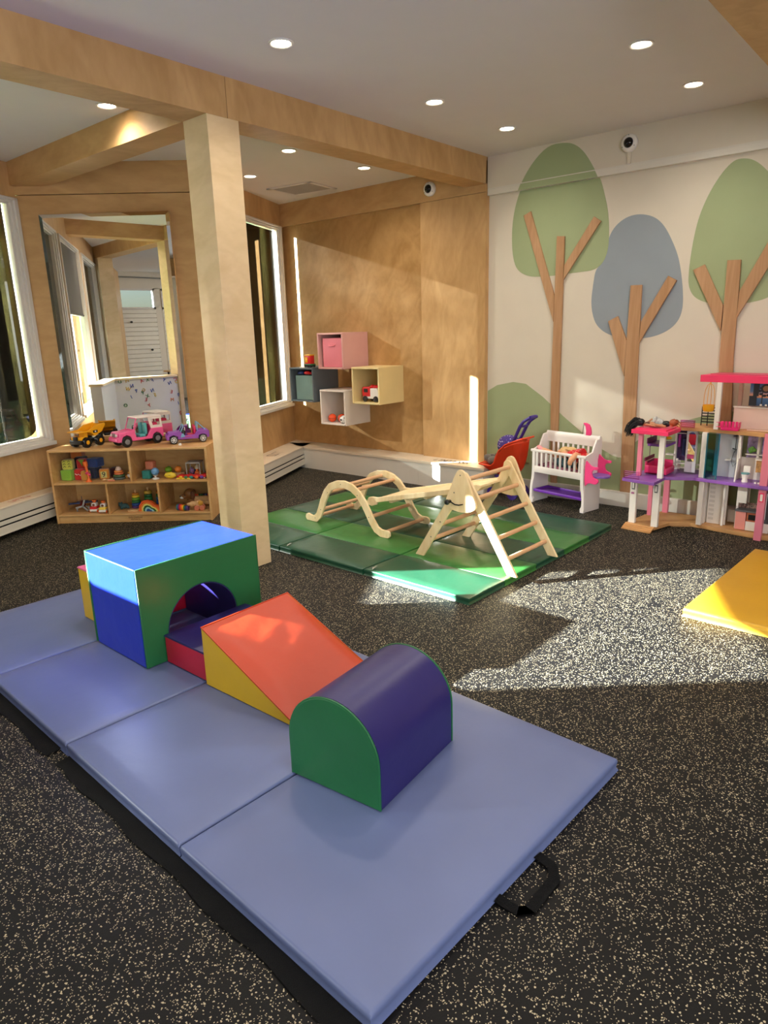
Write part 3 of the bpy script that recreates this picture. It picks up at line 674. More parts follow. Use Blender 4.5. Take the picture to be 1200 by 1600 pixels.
# ------------------------------------------------------------------ yellow mat, green striped mats
t = thing('yellow_gym_mat', 'plain yellow gym mat lying at the right edge of the floor', 'mat', (3.405, .965, 0), rad(0))
b = bm_(); soft_slab(b, 0, 1.22, -2.4, 0, .002, .05, r=.014, pil=.002, wav=.0012, seed=5); xf(b, b.verts[:], Matrix.Rotation(rad(-2.4), 4, 'Z')); obj('mat_cover', b, V_ymat, t, smooth=50)
b = bm_(); tube(b, [(0.01, -2.3, .012), (.008, -.01, .012), (1.2, -.06, .012)], .003, M=None); obj('edge_seam', b, V_yellow, t, smooth=60)
def striped_mat(y0, y1, label, rz, dx, seed):
    t = thing('striped_gym_mat', label, 'mat', (2.885+dx, y0, 0), rz, 'green striped gym mats under the climbers')
    for k in range(5):
        b = bm_(); soft_slab(b, k*.357+.001, (k+1)*.357-.001, 0, y1-y0, .002, .040, r=.006, pil=.001, wav=.0012, seed=seed+k, nx=5, ny=12)
        obj('stripe_panel', b, V_dkgreen if k % 2 == 0 else V_ltgreen, t, smooth=50)
    b = bm_(); vv = [b.verts.new(p) for p in ((.02, y1-y0-.05, .041), (.055, y1-y0-.02, .041), (.04, y1-y0-.06, .062), (.068, y1-y0-.05, .052))]
    b.faces.new((vv[0], vv[1], vv[3], vv[2])); bmesh.ops.solidify(b, geom=b.faces[:], thickness=.0008); obj('care_tag', b, M_white, t, smooth=0)
striped_mat(1.905, 2.680, 'green striped gym mat panel nearest the camera, lit by the sun', rad(-1.5), 0, 10)
striped_mat(2.690, 3.465, 'green striped gym mat panel in the middle between the climbers', rad(-1.2), .015, 20)
striped_mat(3.475, 4.230, 'green striped gym mat panel farthest back beside the wooden post', rad(-1.0), .03, 30)

# ------------------------------------------------------------------ wooden climbers
ZG = .0415
def rod(bm, p0, p1, r=.0135): cyl(bm, p0, p1, r, seg=14)
def round_bar(bm, y0, z0, y1, z1, w, x0, x1, round0=True, round1=True, n=8):
    """flat bar with rounded ends in the YZ plane"""
    d = Vector((y1-y0, z1-z0)); d.normalize(); nn = Vector((-d.y, d.x)); P = []
    a0 = math.atan2(nn.y, nn.x)
    for k in range(n+1): a = a0+PI*k/n; P.append((y0+w/2*math.cos(a), z0+w/2*math.sin(a)) if round0 else None)
    for k in range(n+1): a = a0+PI+PI*k/n; P.append((y1+w/2*math.cos(a), z1+w/2*math.sin(a)))
    prism(bm, [p for p in P if p], x0, x1, 'YZ')
def flat_foot(poly, zc):
    return [(y, max(z, zc)) for y, z in poly]
def triangle_climber():
    t = thing('climbing_triangle', 'pale birch climbing triangle with beech rungs standing on the green mat', 'climbing frame', (3.30, 2.23, ZG), rad(-2.2))
    A = Vector((0, .548)); 
    FR = Vector((-.342, 0)); FL = Vector((.338, 0)); W = .52
    def leg(F, top, x0, x1, w=.056):
        b = bm_(); d = (top-F).normalized(); n = Vector((-d.y, d.x))*w/2; k = w/2*abs(d.x)/max(d.y, .1)
        P = [tuple(F+n*-1+Vector((0, 0))), tuple(F+n)]
        # foot cut flat on the mat
        def at(pt, z): s = (z-pt.y)/d.y; return (pt.x+d.x*s, z)
        a, c = at(F-n, 0), at(F+n, 0); e, f = tuple(top+n), tuple(top-n)
        arcs = [(top.x+w/2*math.cos(q), top.y+w/2*math.sin(q)) for q in [math.atan2(-n.y, -n.x)+PI*k_/8 for k_ in range(9)]]
        prism(b, [c, a]+arcs, x0, x1, 'YZ'); return b
    for xa, xb, xi, xo in ((0, .018, .018, .036), (W-.018, W, W-.036, W-.018)):
        obj('long_leg', leg(FR, A, xi, xo), M_clm, t, smooth=0, bevel=.0025)
        obj('short_leg', leg(FL, Vector((.012, .50)), xa, xb), M_clm, t, smooth=0, bevel=.0025)
        b = bm_(); k0, k1 = (xa-.0, xb) if xa == 0 else (xa, xb)
        P = [(.0+.036*math.cos(q), .575+.036*math.sin(q)) for q in [rad(35+110*k_/6) for k_ in range(7)]]
        P += [(.105*1+.02*math.cos(q), .42+.02*math.sin(q)) for q in [rad(160-180+k_*0) for k_ in range(0)]]
        P = [(-.030, .585), (.0, .60), (.030, .585), (.075, .48), (.112, .40), (.105, .365), (.06, .345), (0, .338), (-.06, .345), (-.105, .37), (-.112, .40), (-.075, .48)]
        P = smooth_poly(P, 2); xx = (-.018, 0) if xa == 0 else (W, W+.018)
        prism(b, P, xx[0], xx[1], 'YZ'); obj('hinge_plate', b, M_clm, t, smooth=0, bevel=.002)
    for f in (.03, .225, .43, .635, .84):
        q = A.lerp(FR, f); b = bm_(); rod(b, (.03, q.x, q.y), (W-.03, q.x, q.y)); obj('rung', b, M_rung, t, smooth=50)
    for f in (.34, .56, .78):
        q = Vector((.012, .50)).lerp(FL, f); b = bm_(); rod(b, (.012, q.x, q.y), (W-.012, q.x, q.y)); obj('rung', b, M_rung, t, smooth=50)
    for x, s in ((-.018, -1), (W+.018, 1)):
        b = bm_(); cyl(b, (x, .075, .398), (x+s*.02, .075, .398), .010); ball(b, (x+s*.030, .075, .398), (.017, .017, .017)); obj('clamp_knob', b, M_blk, t, smooth=60)
        b = bm_(); tube(b, [(x+s*.001, .07, .395), (x+s*.001, .04, .383), (x+s*.001, .01, .383), (x+s*.001, -.02, .392)], .004, seg=6); obj('guide_slot', b, M_dark, t, smooth=60)
        b = bm_()
        for y, z in ((.0, .565), (.045, .455), (-.085, .385), (.165, .25), (.24, .14), (-.13, .30)): cyl(b, (x+s*.0004+(0 if z > .34 else -s*.018), y, z), (x+s*.0014+(0 if z > .34 else -s*.018), y, z), .0045, seg=8)
        obj('screw_head', b, mat('steel', (120, 116, 108), .3, metal=.8), t)
triangle_climber()
def arch_climber():
    t = thing('arch_climber', 'pale birch arch rocker with beech rungs on the green mat left of the triangle', 'climbing frame', (3.475, 3.37, ZG), rad(-1.5))
    outer = [(.41, .015), (.37, .005), (.325, .012), (.29, .045), (.262, .10), (.235, .165), (.195, .235), (.145, .285), (.075, .312), (.0, .32), (-.07, .305), (-.13, .27), (-.185, .21), (-.225, .145), (-.26, .085), (-.30, .035), (-.345, .015), (-.40, .015)]
    mid = [(y, z+.012) for y, z in outer]
    W = .46; w = .056
    L_, R_ = [], []
    for i, p in enumerate(mid):
        a, c = Vector(mid[max(0, i-1)]), Vector(mid[min(len(mid)-1, i+1)]); d = (c-a).normalized(); n = Vector((-d.y, d.x))*w/2
        ww = 1.0
        L_.append(tuple(Vector(p)+n*ww)); R_.append(tuple(Vector(p)-n*ww))
    def cap(p, d): return [(p[0]+w/2*math.cos(q), p[1]+w/2*math.sin(q)) for q in [math.atan2(d.y, d.x)+PI/2-PI*k/7 for k in range(8)]]
    e0 = cap(mid[0], (Vector(mid[0])-Vector(mid[1])).normalized()); e1 = cap(mid[-1], (Vector(mid[-1])-Vector(mid[-2])).normalized())
    poly = e0 + L_[1:-1][::1] if False else None
    P = e0 + L_[1:-1] + e1 + R_[1:-1][::-1]
    # orient: e0 runs from one side to the other, make sure rings do not cross
    def area(q): return abs(sum(q[i][0]*q[(i+1) % len(q)][1]-q[(i+1) % len(q)][0]*q[i][1] for i in range(len(q))))/2
    cands = [e0+L_[1:-1]+e1+R_[1:-1][::-1], e0+R_[1:-1]+e1+L_[1:-1][::-1]]
    P = max(cands, key=area)
    P = [(y, max(z, 0.0)) for y, z in P]
    for x0, x1 in ((0, .018), (W-.018, W)):
        b = bm_(); prism(b, P, x0, x1, 'YZ'); obj('side_rail', b, M_clm, t, smooth=0, bevel=.0025)
    for y, z in ((.262, .105), (.175, .25), (.035, .315), (-.085, .298), (-.235, .125), (-.365, .032), (.36, .03)):
        b = bm_(); rod(b, (.006, y, z), (W-.006, y, z)); obj('rung', b, M_rung, t, smooth=50)
    b = bm_()
    for y, z in ((.262, .105), (.175, .25), (.035, .33), (-.13, .27), (-.235, .125), (.33, .03)): cyl(b, (-.001, y, z), (.0, y, z), .004, seg=8)
    obj('screw_head', b, MATS['steel'], t)
arch_climber()
def ramp():
    t = thing('climbing_ramp', 'birch ramp board resting between the arch climber and the climbing triangle', 'ramp', (3.505, 2.28, .0), rad(-1.8))
    y0, z0, y1, z1 = 0.0, .468, .86, .272     # triangle end, arch end
    d = Vector((y1-y0, z1-z0)).normalized(); n = Vector((-d.y, d.x)); 
    def q(y, z): return (y0+d.x*y+n.x*z, z0+d.y*y+n.y*z)
    Ln = Vector((y1-y0, z1-z0)).length
    b = bm_(); prism(b, [q(0, 0), q(Ln, 0), q(Ln, .014), q(0, .014)], .016, .354, 'YZ'); obj('board', b, M_clm, t, smooth=0, bevel=.002)
    for x0, x1 in ((0, .017), (.353, .370)):
        b = bm_(); P = [q(-.02, -.012), q(Ln-.03, -.012), q(Ln-.02, -.028), q(Ln+.03, -.034), q(Ln+.062, -.02), q(Ln+.066, .008), q(Ln+.045, .030), q(Ln+.01, .032), q(Ln-.04, .022), q(.05, .022), q(.02, .034), q(-.03, .030), q(-.05, .01)]
        prism(b, P, x0, x1, 'YZ'); obj('side_rail', b, M_clm, t, smooth=0, bevel=.003)
    for k in range(5):
        b = bm_(); y = .1+.16*k; p = q(y, -.016); box(b, .02, .35, p[0]-.012, p[0]+.012, p[1]-.012, p[1]+.004); obj('cross_slat', b, M_clm, t, smooth=0)
ramp()

# ------------------------------------------------------------------ wall cubes
def cube_shelf(label, y0, z0, m, name='wall_cube_shelf'):
    s = .35; x0 = 4.968; th = .016
    t = thing(name, label, 'shelf', (x0, y0, z0))
    D = 5.339-x0
    for nm, a in (('bottom_panel', (0, D, 0, s, 0, th)), ('top_panel', (0, D, 0, s, s-th, s)), ('side_panel', (0, D, 0, th, th, s-th)), ('side_panel', (0, D, s-th, s, th, s-th)), ('back_panel', (D-.006, D, th, s-th, th, s-th))):
        b = bm_(); box(b, *a, bev=.0015); obj(nm, b, m, t, smooth=0)
    b = bm_()
    for y in (.012, s-.012):
        for z in (.012, s-.012): ball(b, (-.001, y, z), .008, 10)
    obj('corner_cap', b, m, t)
    return t
M_cp = mat('pink_laminate', (216, 164, 156), .45); M_cy = mat('cream_yellow_laminate', (226, 204, 146), .45)
M_cw = mat('off_white_laminate', (226, 214, 202), .45); M_ct = mat('slate_teal_laminate', (92, 100, 104), .45)
cube_shelf('pink wall cube shelf, topmost of the four', 4.752, 1.078, M_cp)
cube_shelf('pale yellow wall cube shelf on the right holding a toy fire truck', 4.298, .750, M_cy)
cube_shelf('white wall cube shelf, lowest of the four, with small balls', 4.752, .520, M_cw)
cube_shelf('slate grey wall cube shelf on the left next to the window', 5.190, .736, M_ct)
def bin_(label, loc, w, h, m, handle=True):
    t = thing('fabric_bin', label, 'storage bin', loc)
    b = bm_(); grid_box(b, 0, .27, -w/2, w/2, 0, h, n=3, bulge=.004); 
    obj('bin_body', b, m, t, smooth=30, bevel=.004)
    if handle:
        b = bm_(); box(b, -.004, 0, -.055, .055, h-.085, h-.05, bev=.002); obj('handle_patch', b, m, t, smooth=0)
        b = bm_(); tube(b, [(-.003, -.042, h-.062), (-.014, -.03, h-.07), (-.017, 0, h-.073), (-.014, .03, h-.07), (-.003, .042, h-.062)], .006, flat=.5); obj('handle', b, m, t, smooth=60)
bin_('pink fabric bin with a strap handle inside the pink cube', (5.0, 4.925, 1.0955), .27, .28, mat('pink_fabric', (226, 130, 142), .8, bump=.2, bscale=120))
bin_('dusty teal fabric bin inside the slate grey cube', (5.0, 5.35, .7535), .27, .25, mat('teal_fabric', (120, 148, 140), .8, bump=.2, bscale=120), False)
def toy_ball(label, loc, r, m, seams, kind='ball'):
    t = thing('toy_ball', label, 'ball', loc)
    b = bm_(); ball(b, (0, 0, 0), r, 20); obj('ball_body', b, m, t, smooth=80)
    b = bm_()
    if seams == 'basket':
        for nrm, off in (((0, 1, 0), 0), ((0, 0, 1), 0), ((.6, .8, 0), .0)):
            n = Vector(nrm).normalized(); u = n.orthogonal().normalized(); v = n.cross(u)
            tube(b, [u*math.cos(a)*r*1.003+v*math.sin(a)*r*1.003 for a in [2*PI*k/28 for k in range(28)]], r*.028, seg=5, closed=True)
    else:
        for p in ((-1, 0, 0), (-.3, .9, .3), (-.4, -.8, .45), (-.5, 0, -.85), (-.45, .35, .82), (0, -.6, -.8), (.2, .1, 1)):
            p = Vector(p).normalized(); cyl(b, p*r*.96, p*r*1.01, r*.30, r*.28, seg=5)
    obj('ball_markings', b, M_blk, t, smooth=0)
M_bb = mat('basketball_orange', (240, 84, 34), .55)
toy_ball('small orange basketball on the left in the white cube', (5.05, 5.018, .5785), .042, M_bb, 'basket')
toy_ball('small orange basketball in the middle of the white cube', (5.09, 4.922, .5785), .042, M_bb, 'basket')
toy_ball('small black and white soccer ball in the white cube', (5.02, 4.830, .5765), .040, M_white, 'soccer')
def wheel(bm_t, bm_r, c, ax, r, w, tread=False, rr=.55):
    c, ax = Vector(c), Vector(ax).normalized()
    T = Matrix.Translation(c) @ ax.to_track_quat('Z', 'Y').to_matrix().to_4x4()
    lathe(bm_t, [(r*.5, -w/2), (r*.86, -w/2), (r*.97, -w*.38), (r, -w*.2), (r, w*.2), (r*.97, w*.38), (r*.86, w/2), (r*.5, w/2)], 26, M=T)
    if bm_r is not None: lathe(bm_r, [(r*rr, -w*.52), (r*rr*.8, -w*.56), (r*.12, -w*.50), (r*.12, w*.50), (r*rr*.8, w*.56), (r*rr, w*.52)], 20, M=T)
    if tread:
        for k in range(16):
            a = 2*PI*k/16
            box(bm_t, -.10*r, .10*r, r*.92, r*1.04, -w*.48, w*.48, M=T @ Matrix.Rotation(a, 4, 'Z'))
def fire_truck():
    t = thing('toy_fire_truck', 'red and white toy fire truck inside the pale yellow cube', 'toy car', (5.09, 4.455, .767), rad(0))
    Rm = mat('toy_red', (214, 36, 38), .35)
    b = bm_(); prism(b, [(-.10, .03), (.12, .03), (.12, .115), (.105, .13), (-.06, .13), (-.10, .10)], -.05, .05, 'YZ'); obj('body', b, M_white, t, smooth=0, bevel=.006)
    b = bm_(); prism(b, [(.02, .05), (.124, .05), (.124, .13), (.11, .142), (.02, .142)], -.053, .053, 'YZ'); obj('cab', b, Rm, t, smooth=0, bevel=.006)
    b = bm_(); box(b, -.0545, -.052, .05, .10, .09, .125); obj('cab_window', b, M_blk, t, smooth=0)
    b = bm_(); ball(b, (0, -.02, .14), (.03, .04, .02)); ball(b, (0, .03, .145), (.025, .03, .018)); obj('roof_crew', b, Rm, t)
    for y in (-.05, .085):
        for x in (-.052, .052):
            b = bm_(); r2 = bm_(); wheel(b, r2, (x, y, .028), (1, 0, 0), .028, .022); w = obj('wheel', b, M_blk, t, smooth=40); obj('hub', r2, M_blk, w, smooth=40)
fire_truck()
def small_train():
    t = thing('toy_wagon', 'small red and yellow toy wagon with green base standing on the slate grey cube', 'toy', (5.04, 5.30, 1.0865))
    b = bm_(); box(b, -.03, .03, -.04, .04, .035, .125, bev=.004); obj('box_body', b, mat('toy_red', (214, 36, 38), .35), t)
    b = bm_(); box(b, -.033, .033, -.042, .042, .118, .13, bev=.003); box(b, -.0315, -.029, -.0, .034, .05, .105); ball(b, (-.032, .018, .072), (.004, .018, .02)); obj('yellow_panel', b, mat('toy_yellow', (236, 178, 30), .4), t)
    b = bm_(); box(b, -.03, .03, -.055, .055, .02, .036, bev=.003); obj('chassis', b, mat('toy_green', (46, 110, 60), .4), t)
    for y in (-.035, 0, .035):
        b = bm_(); wheel(b, None, (-.028, y, .0145), (1, 0, 0), .0145, .012); wheel(b, None, (.028, y, .0145), (1, 0, 0), .0145, .012); obj('wheel_pair', b, M_blk, t)
small_train()
b = bm_(); ball(b, (5.04, 5.42, 1.028), (.035, .03, .018)); ball(b, (5.05, 5.465, 1.026), (.03, .028, .016)); tag(obj('soft_toy', b, mat('toy_blue', (44, 70, 130), .6)), 'small blue toy peeking over the teal bin in the slate grey cube', 'toy')
b = bm_(); ball(b, (5.03, 5.33, 1.03), (.03, .045, .02)); ball(b, (5.04, 5.27, 1.026), (.03, .02, .016)); tag(obj('soft_toy', b, MATS['toy_red']), 'small red toy peeking over the teal bin in the slate grey cube', 'toy')
# ------------------------------------------------------------------ toy shelf
SU = Vector((.639, -.770, 0)); SV = Vector((.770, .639, 0)); SO = Vector((2.333, 5.50, 0)); SRZ = math.atan2(-.770, .639)
def sh(u, v, z=0): return SO+SU*u+SV*v+Vector((0, 0, z))
def toy_shelf():
    t = thing('toy_shelf', 'low birch toy shelf with five open compartments under the mirror', 'shelf', SO, SRZ)
    L_, D, H, th = 1.262, .375, .600, .017
    def p(nm, *a, m=M_shelf):
        b = bm_(); box(b, *a, bev=.0025); return obj(nm, b, m, t, smooth=0)
    p('side_panel', 0, th, 0, D, 0, H); p('side_panel', L_-th, L_, 0, D, 0, H)
    p('top_panel', th, L_-th, .002, D, H-th-.002, H-.002); p('middle_shelf', th, L_-th, .002, D-.01, .318, .335); p('bottom_shelf', th, L_-th, .002, D-.01, .058, .072)
    p('back_panel', th, L_-th, D-.012, D, .0, H-th)
    p('divider', .633, .650, .004, D-.012, .335, H-th-.002); p('divider', .424, .440, .004, D-.012, .072, .318); p('divider', .838, .854, .004, D-.012, .072, .318)
    k = p('kick_board', th, L_-th, .012, .030, .0, .058)
    Mx = Matrix.Rotation(PI/2, 4, 'X')
    b = text_bm('Early Childhood', .017, .0008, Matrix.Translation((.635, .0113, .038)) @ Mx); obj('lettering', b, mat('burnt_brown', (70, 40, 18), .7), k, smooth=0)
    b = text_bm('RESOURCES', .014, .0008, Matrix.Translation((.635, .0113, .021)) @ Mx); obj('lettering', b, MATS['burnt_brown'], k, smooth=0)
toy_shelf()
T = {}
def tm(n, c, r=.45): return mat('toy_'+n, c, r)
tR, tY, tG, tB, tO, tP, tW = tm('red', (214, 36, 38)), tm('yellow', (236, 178, 30)), tm('green', (46, 110, 60)), tm('blue', (44, 70, 130)), tm('orange', (236, 110, 40)), tm('purple', (110, 60, 150)), M_white
tLG, tTeal, tPk, tNat, tBr, tNv = tm('lime', (150, 200, 40)), tm('teal', (40, 128, 122)), tm('coral', (214, 126, 96)), plywood('toy_wood', (206, 158, 108), (232, 192, 142), scale=30), tm('brown', (110, 62, 30), .6), tm('navy', (26, 34, 62))
felt = lambda n, c: mat('felt_'+n, c, .95, bump=.4, bscale=90, sheen=.3)
S1, S2 = .3352, .0722     # upper and lower shelf surface
def st(name, label, cat, u, v, z, rz=0, group=None): return thing(name, label, cat, sh(u, v, z), SRZ+rz, group)
def felt_cube(label, u, v, z, s, m, rz=0, mark=None, mm=None, h=None):
    t = st('felt_block', label, 'toy block', u, v, z, rz); h = h or s
    b = bm_(); grid_box(b, -s/2, s/2, -s/2, s/2, 0, h, n=3, bulge=.003); obj('cube_body', b, m, t, smooth=40, bevel=.008)
    if mark == 'loops':
        b = bm_()
        for i in (-1, 1):
            for k in range(3): tube(b, [(i*.018-.009, -s/2-.004, .022+k*.021), (i*.018, -s/2-.004, .034+k*.021), (i*.018+.009, -s/2-.004, .022+k*.021)], .0022, seg=5)
        obj('loop_print', b, M_blk, t)
    elif mark == 'zig':
        b = bm_(); tube(b, [(-.032, -s/2-.004, .055), (-.018, -s/2-.005, .044), (-.006, -s/2-.005, .052), (.006, -s/2-.005, .040), (.03, -s/2-.004, .054)], .0028, seg=5); obj('zigzag_trim', b, M_white, t)
    elif mark == 'tri':
        b = bm_(); prism(b, [(-.022, .075), (.028, .075), (.012, .05), (.008, .018), (-.004, .05)], -s/2-.005, -s/2-.002, 'XZ'); obj('spiky_patch', b, mm, t, smooth=0)
    elif mark:
        b = bm_(); box(b, -.028, .018, -s/2-.0045, -s/2-.002, .014, .066, bev=.001); obj('number_patch', b, mm, t)
        b = text_bm(mark, .062, .001, Matrix.Translation((-.005, -s/2-.0055, .04)) @ Matrix.Rotation(PI/2, 4, 'X')); obj('number_print', b, M_blk, t, smooth=0)
    return t
felt_cube('lime green felt block on the upper shelf, lower left of the pile', .088, .14, S1, .094, felt('lime', (140, 190, 60)), rad(-12), h=.086)
felt_cube('red felt block with white zigzag on the upper shelf', .182, .15, S1, .084, felt('red', (196, 40, 34)), rad(4), 'zig', h=.088)
felt_cube('yellow felt block with black loops, stacked on the lime one', .090, .145, S1+.0875, .080, felt('yellow', (206, 202, 84)), rad(8), 'loops', h=.078)
felt_cube('dark striped felt block with green and grey sides in the upper row', .145, .26, S1, .080, felt('black', (36, 34, 36)), rad(0), h=.168)
felt_cube('red felt block with a spiky green patch, stacked in the upper row', .196, .168, S1+.090, .075, felt('red2', (176, 34, 30)), rad(6), 'tri', felt('leaf', (120, 150, 50)))
felt_cube('orange felt block tucked behind the yellow loop block, topmost of the pile', .105, .30, S1+.0, .09, felt('orange', (196, 104, 40)), rad(5), h=.215)
felt_cube('dark felt block with coloured pattern under the blue block', .268, .20, S1, .090, felt('navy', (40, 44, 66)), rad(-18))
felt_cube('blue felt block on top of the dark patterned block', .285, .205, S1+.0915, .098, felt('blue', (44, 66, 120)), rad(-14), h=.072)
felt_cube('orange felt block with a black number nine', .372, .15, S1, .075, felt('amber', (206, 130, 44)), rad(20), '9', felt('sand', (206, 196, 120)), h=.080)
felt_cube('dark red and black felt block right of the number block', .430, .23, S1, .066, felt('maroon', (70, 26, 28)), rad(10), h=.075)
felt_cube('orange and tan felt block behind the orange rattle', .238, .105, S1, .06, felt('tan', (200, 140, 60)), rad(0), h=.078)
def rattle():
    t = st('toy_wand', 'orange toy wand with pink beads and flared cap leaning in front of the blocks', 'toy', .284, .045, S1)
    b = bm_(); lathe(b, [(.026, 0), (.012, .018), (.006, .03), (.006, .042)], 16); obj('flared_base', b, tO, t, smooth=50)
    b = bm_(); cyl(b, (0, 0, .04), (-.008, 0, .125), .009, .010); cyl(b, (-.008, 0, .125), (-.012, 0, .162), .016, .019, M=None); obj('stem', b, tO, t, smooth=50)
    b = bm_(); [ball(b, (.012*math.cos(a), .012*math.sin(a), .055+.006*k), .010, 8) for k, a in enumerate((0, 1.6, 3.1, 4.7))]; obj('bead_cluster', b, tm('magenta', (220, 50, 110)), t)
rattle()
def donut(bm, r, h, z, r0=.0):
    lathe(bm, [(r*.7, z), (r*.93, z+h*.12), (r, z+h*.5), (r*.93, z+h*.88), (r*.7, z+h)], 24)
def stacker(name, label, u, v, z, rings, r_top=.0, knob=None, peg=None):
    t = st(name, label, 'stacking toy', u, v, z); zz = 0
    if peg:
        b = bm_(); cyl(b, (0, 0, 0), (0, 0, sum(h for _, h, _ in rings)+peg), .006); ball(b, (0, 0, sum(h for _, h, _ in rings)+peg), .008, 10); obj('peg', b, tNat, t)
    for r, h, m in rings:
        b = bm_(); donut(b, r, h, zz); obj('ring', b, m, t, smooth=50); zz += h
    if knob:
        b = bm_(); lathe(b, [(.022, zz), (.024, zz+.008), (.018, zz+.02), (.013, zz+.024), (.013, zz+.03), (.0, zz+.032)], 16); obj('knob', b, knob, t, smooth=50)
    return t
stacker('stacking_ring_toy', 'muted grey, green and orange stacking rings with a pale top on the upper shelf', .505, .11, S1, [(.048, .021, tm('slate', (84, 92, 88))), (.046, .020, tm('moss', (70, 96, 60))), (.037, .017, tm('peach', (226, 120, 70))), (.034, .016, tm('apricot', (230, 142, 72)))], knob=tm('blush', (226, 196, 176)))
t = st('toy_figure', 'small brown and white toy figure beside the divider', 'toy', .585, .14, S1)
b = bm_(); ball(b, (0, 0, .022), (.026, .022, .020)); obj('body', b, tW, t); b = bm_(); ball(b, (.0, 0, .045), (.022, .02, .014)); ball(b, (-.03, 0, .014), .013); obj('cap', b, tm('honey', (200, 140, 60)), t)
b = bm_(); cyl(b, sh(.41, .06, S1+.006), sh(.47, .10, S1+.006), .0055); ball(b, sh(.405, .055, S1+.010), (.016, .016, .0095)); tag(obj('wooden_spoon', b, tNat), 'small wooden spoon lying in front of the number block', 'toy')
b = bm_(); cyl(b, sh(.445, .03, S1+.0055), sh(.49, .05, S1+.0055), .005); tag(obj('toy_stick', b, tPk), 'short pink stick lying on the upper shelf', 'toy')
def plane():
    t = st('toy_plane', 'dark red and blue toy propeller plane on the lower left shelf', 'toy plane', .15, .16, S2, rad(25))
    b = bm_(); ball(b, (0, 0, .050), (.026, .085, .026)); obj('fuselage', b, tm('darkred', (110, 30, 34)), t)
    b = bm_(); box(b, -.105, .12, -.03, .022, .062, .068, bev=.003); box(b, -.04, .05, .055, .085, .058, .063, bev=.002); prism(b, [(.05, .06), (.09, .06), (.085, .10)], -.002, .002, 'YZ'); obj('wing', b, tm('planeblue', (40, 62, 110)), t)
    b = bm_()
    for k in range(3): box(b, -.007, .007, -.092, -.087, 0, .055, bev=.002, M=Matrix.Translation((0, 0, .052)) @ Matrix.Rotation(rad(20+120*k), 4, 'Y'))
    ball(b, (0, -.09, .052), .010, 10); obj('propeller', b, tm('silver', (150, 148, 146)), t)
    for x in (-.045, .045):
        b = bm_(); wheel(b, None, (x, -.04, .020), (1, 0, 0), .020, .012); obj('wheel', b, tm('silver', (150, 148, 146)), t)
        b = bm_(); cyl(b, (x, -.04, .02), (x*.4, -.03, .045), .003); obj('strut', b, tm('silver', (150, 148, 146)), t)
plane()
def little_car(label, u, v, m1):
    t = st('toy_tow_car', label, 'toy car', u, v, S2)
    b = bm_(); box(b, -.03, .03, -.04, .04, .008, .03, bev=.007); obj('base', b, tW, t)
    b = bm_(); box(b, -.028, .028, -.038, .03, .026, .046, bev=.006); obj('bonnet', b, m1, t)
    b = bm_(); box(b, -.022, .022, -.02, .03, .044, .076, bev=.010); obj('cabin', b, tW, t)
    b = bm_(); ball(b, (0, -.021, .06), (.012, .004, .010), 10); obj('face_print', b, tBr, t)
    b = bm_(); cyl(b, (0, .004, .075), (0, .004, .090), .011); cyl(b, (0, .004, .088), (0, .004, .097), .018); obj('push_button', b, tO, t)
    for x in (-.03, .03):
        for y in (-.025, .025): b = bm_(); wheel(b, None, (x, y, .012), (1, 0, 0), .012, .008); obj('wheel', b, tO, t)
little_car('small white and red toy car with an orange push button', .276, .10, tR); little_car('small white and yellow toy car with an orange push button, next to the divider', .362, .07, tm('lemon', (244, 210, 80)))
t = st('toy_bear', 'dark teal toy animal lying on the lower middle shelf', 'toy', .495, .17, S2)
b = bm_(); ball(b, (0, 0, .024), (.035, .022, .022)); ball(b, (-.03, -.005, .036), .018); ball(b, (-.04, -.01, .052), .007); ball(b, (-.02, -.005, .054), .007); ball(b, (.03, -.01, .016), .014); ball(b, (-.02, -.02, .014), .013); obj('body', b, tm('petrol', (50, 84, 88), .8), t, remesh=.003)
b = bm_(); box(b, .006, .055, -.055, .0, .0, .012, bev=.003, M=None); tb = obj('x', b, tNat, None); tb.location = sh(.55, .12, S2); tb.rotation_euler = (0, 0, SRZ); tb.name = 'wooden_base_board'; tb.scale = (1.7, 1.2, 1)
tag(tb, 'pale wooden board in front of the first rainbow ring tower', 'toy')
RB = [tm('violet', (86, 52, 120)), tm('rblue', (40, 80, 160)), tm('rgreen', (50, 120, 60)), tm('rlime', (110, 170, 50)), tm('ryellow', (240, 206, 50)), tm('rorange', (220, 140, 40))]
stacker('rainbow_ring_tower', 'rainbow ring tower with a wooden peg, leftmost of the three', .583, .20, S2, [(.040, .020, RB[0]), (.039, .024, RB[1]), (.036, .022, RB[2]), (.034, .022, RB[3]), (.032, .022, RB[4]), (.029, .018, RB[5])], peg=.022)
stacker('rainbow_ring_tower', 'tall ring tower with yellow top in the middle behind the rainbow', .675, .235, S2, [(.036, .045, RB[1]), (.035, .04, RB[2]), (.034, .022, tG), (.032, .030, tm('mustard', (206, 170, 60)))], peg=.022)
stacker('rainbow_ring_tower', 'blue and green ring tower partly hidden by the divider, rightmost of the three', .775, .235, S2, [(.038, .020, tR), (.038, .035, RB[1]), (.036, .025, tm('skyb', (70, 130, 190))), (.035, .028, RB[2]), (.032, .026, RB[5])], peg=.022)
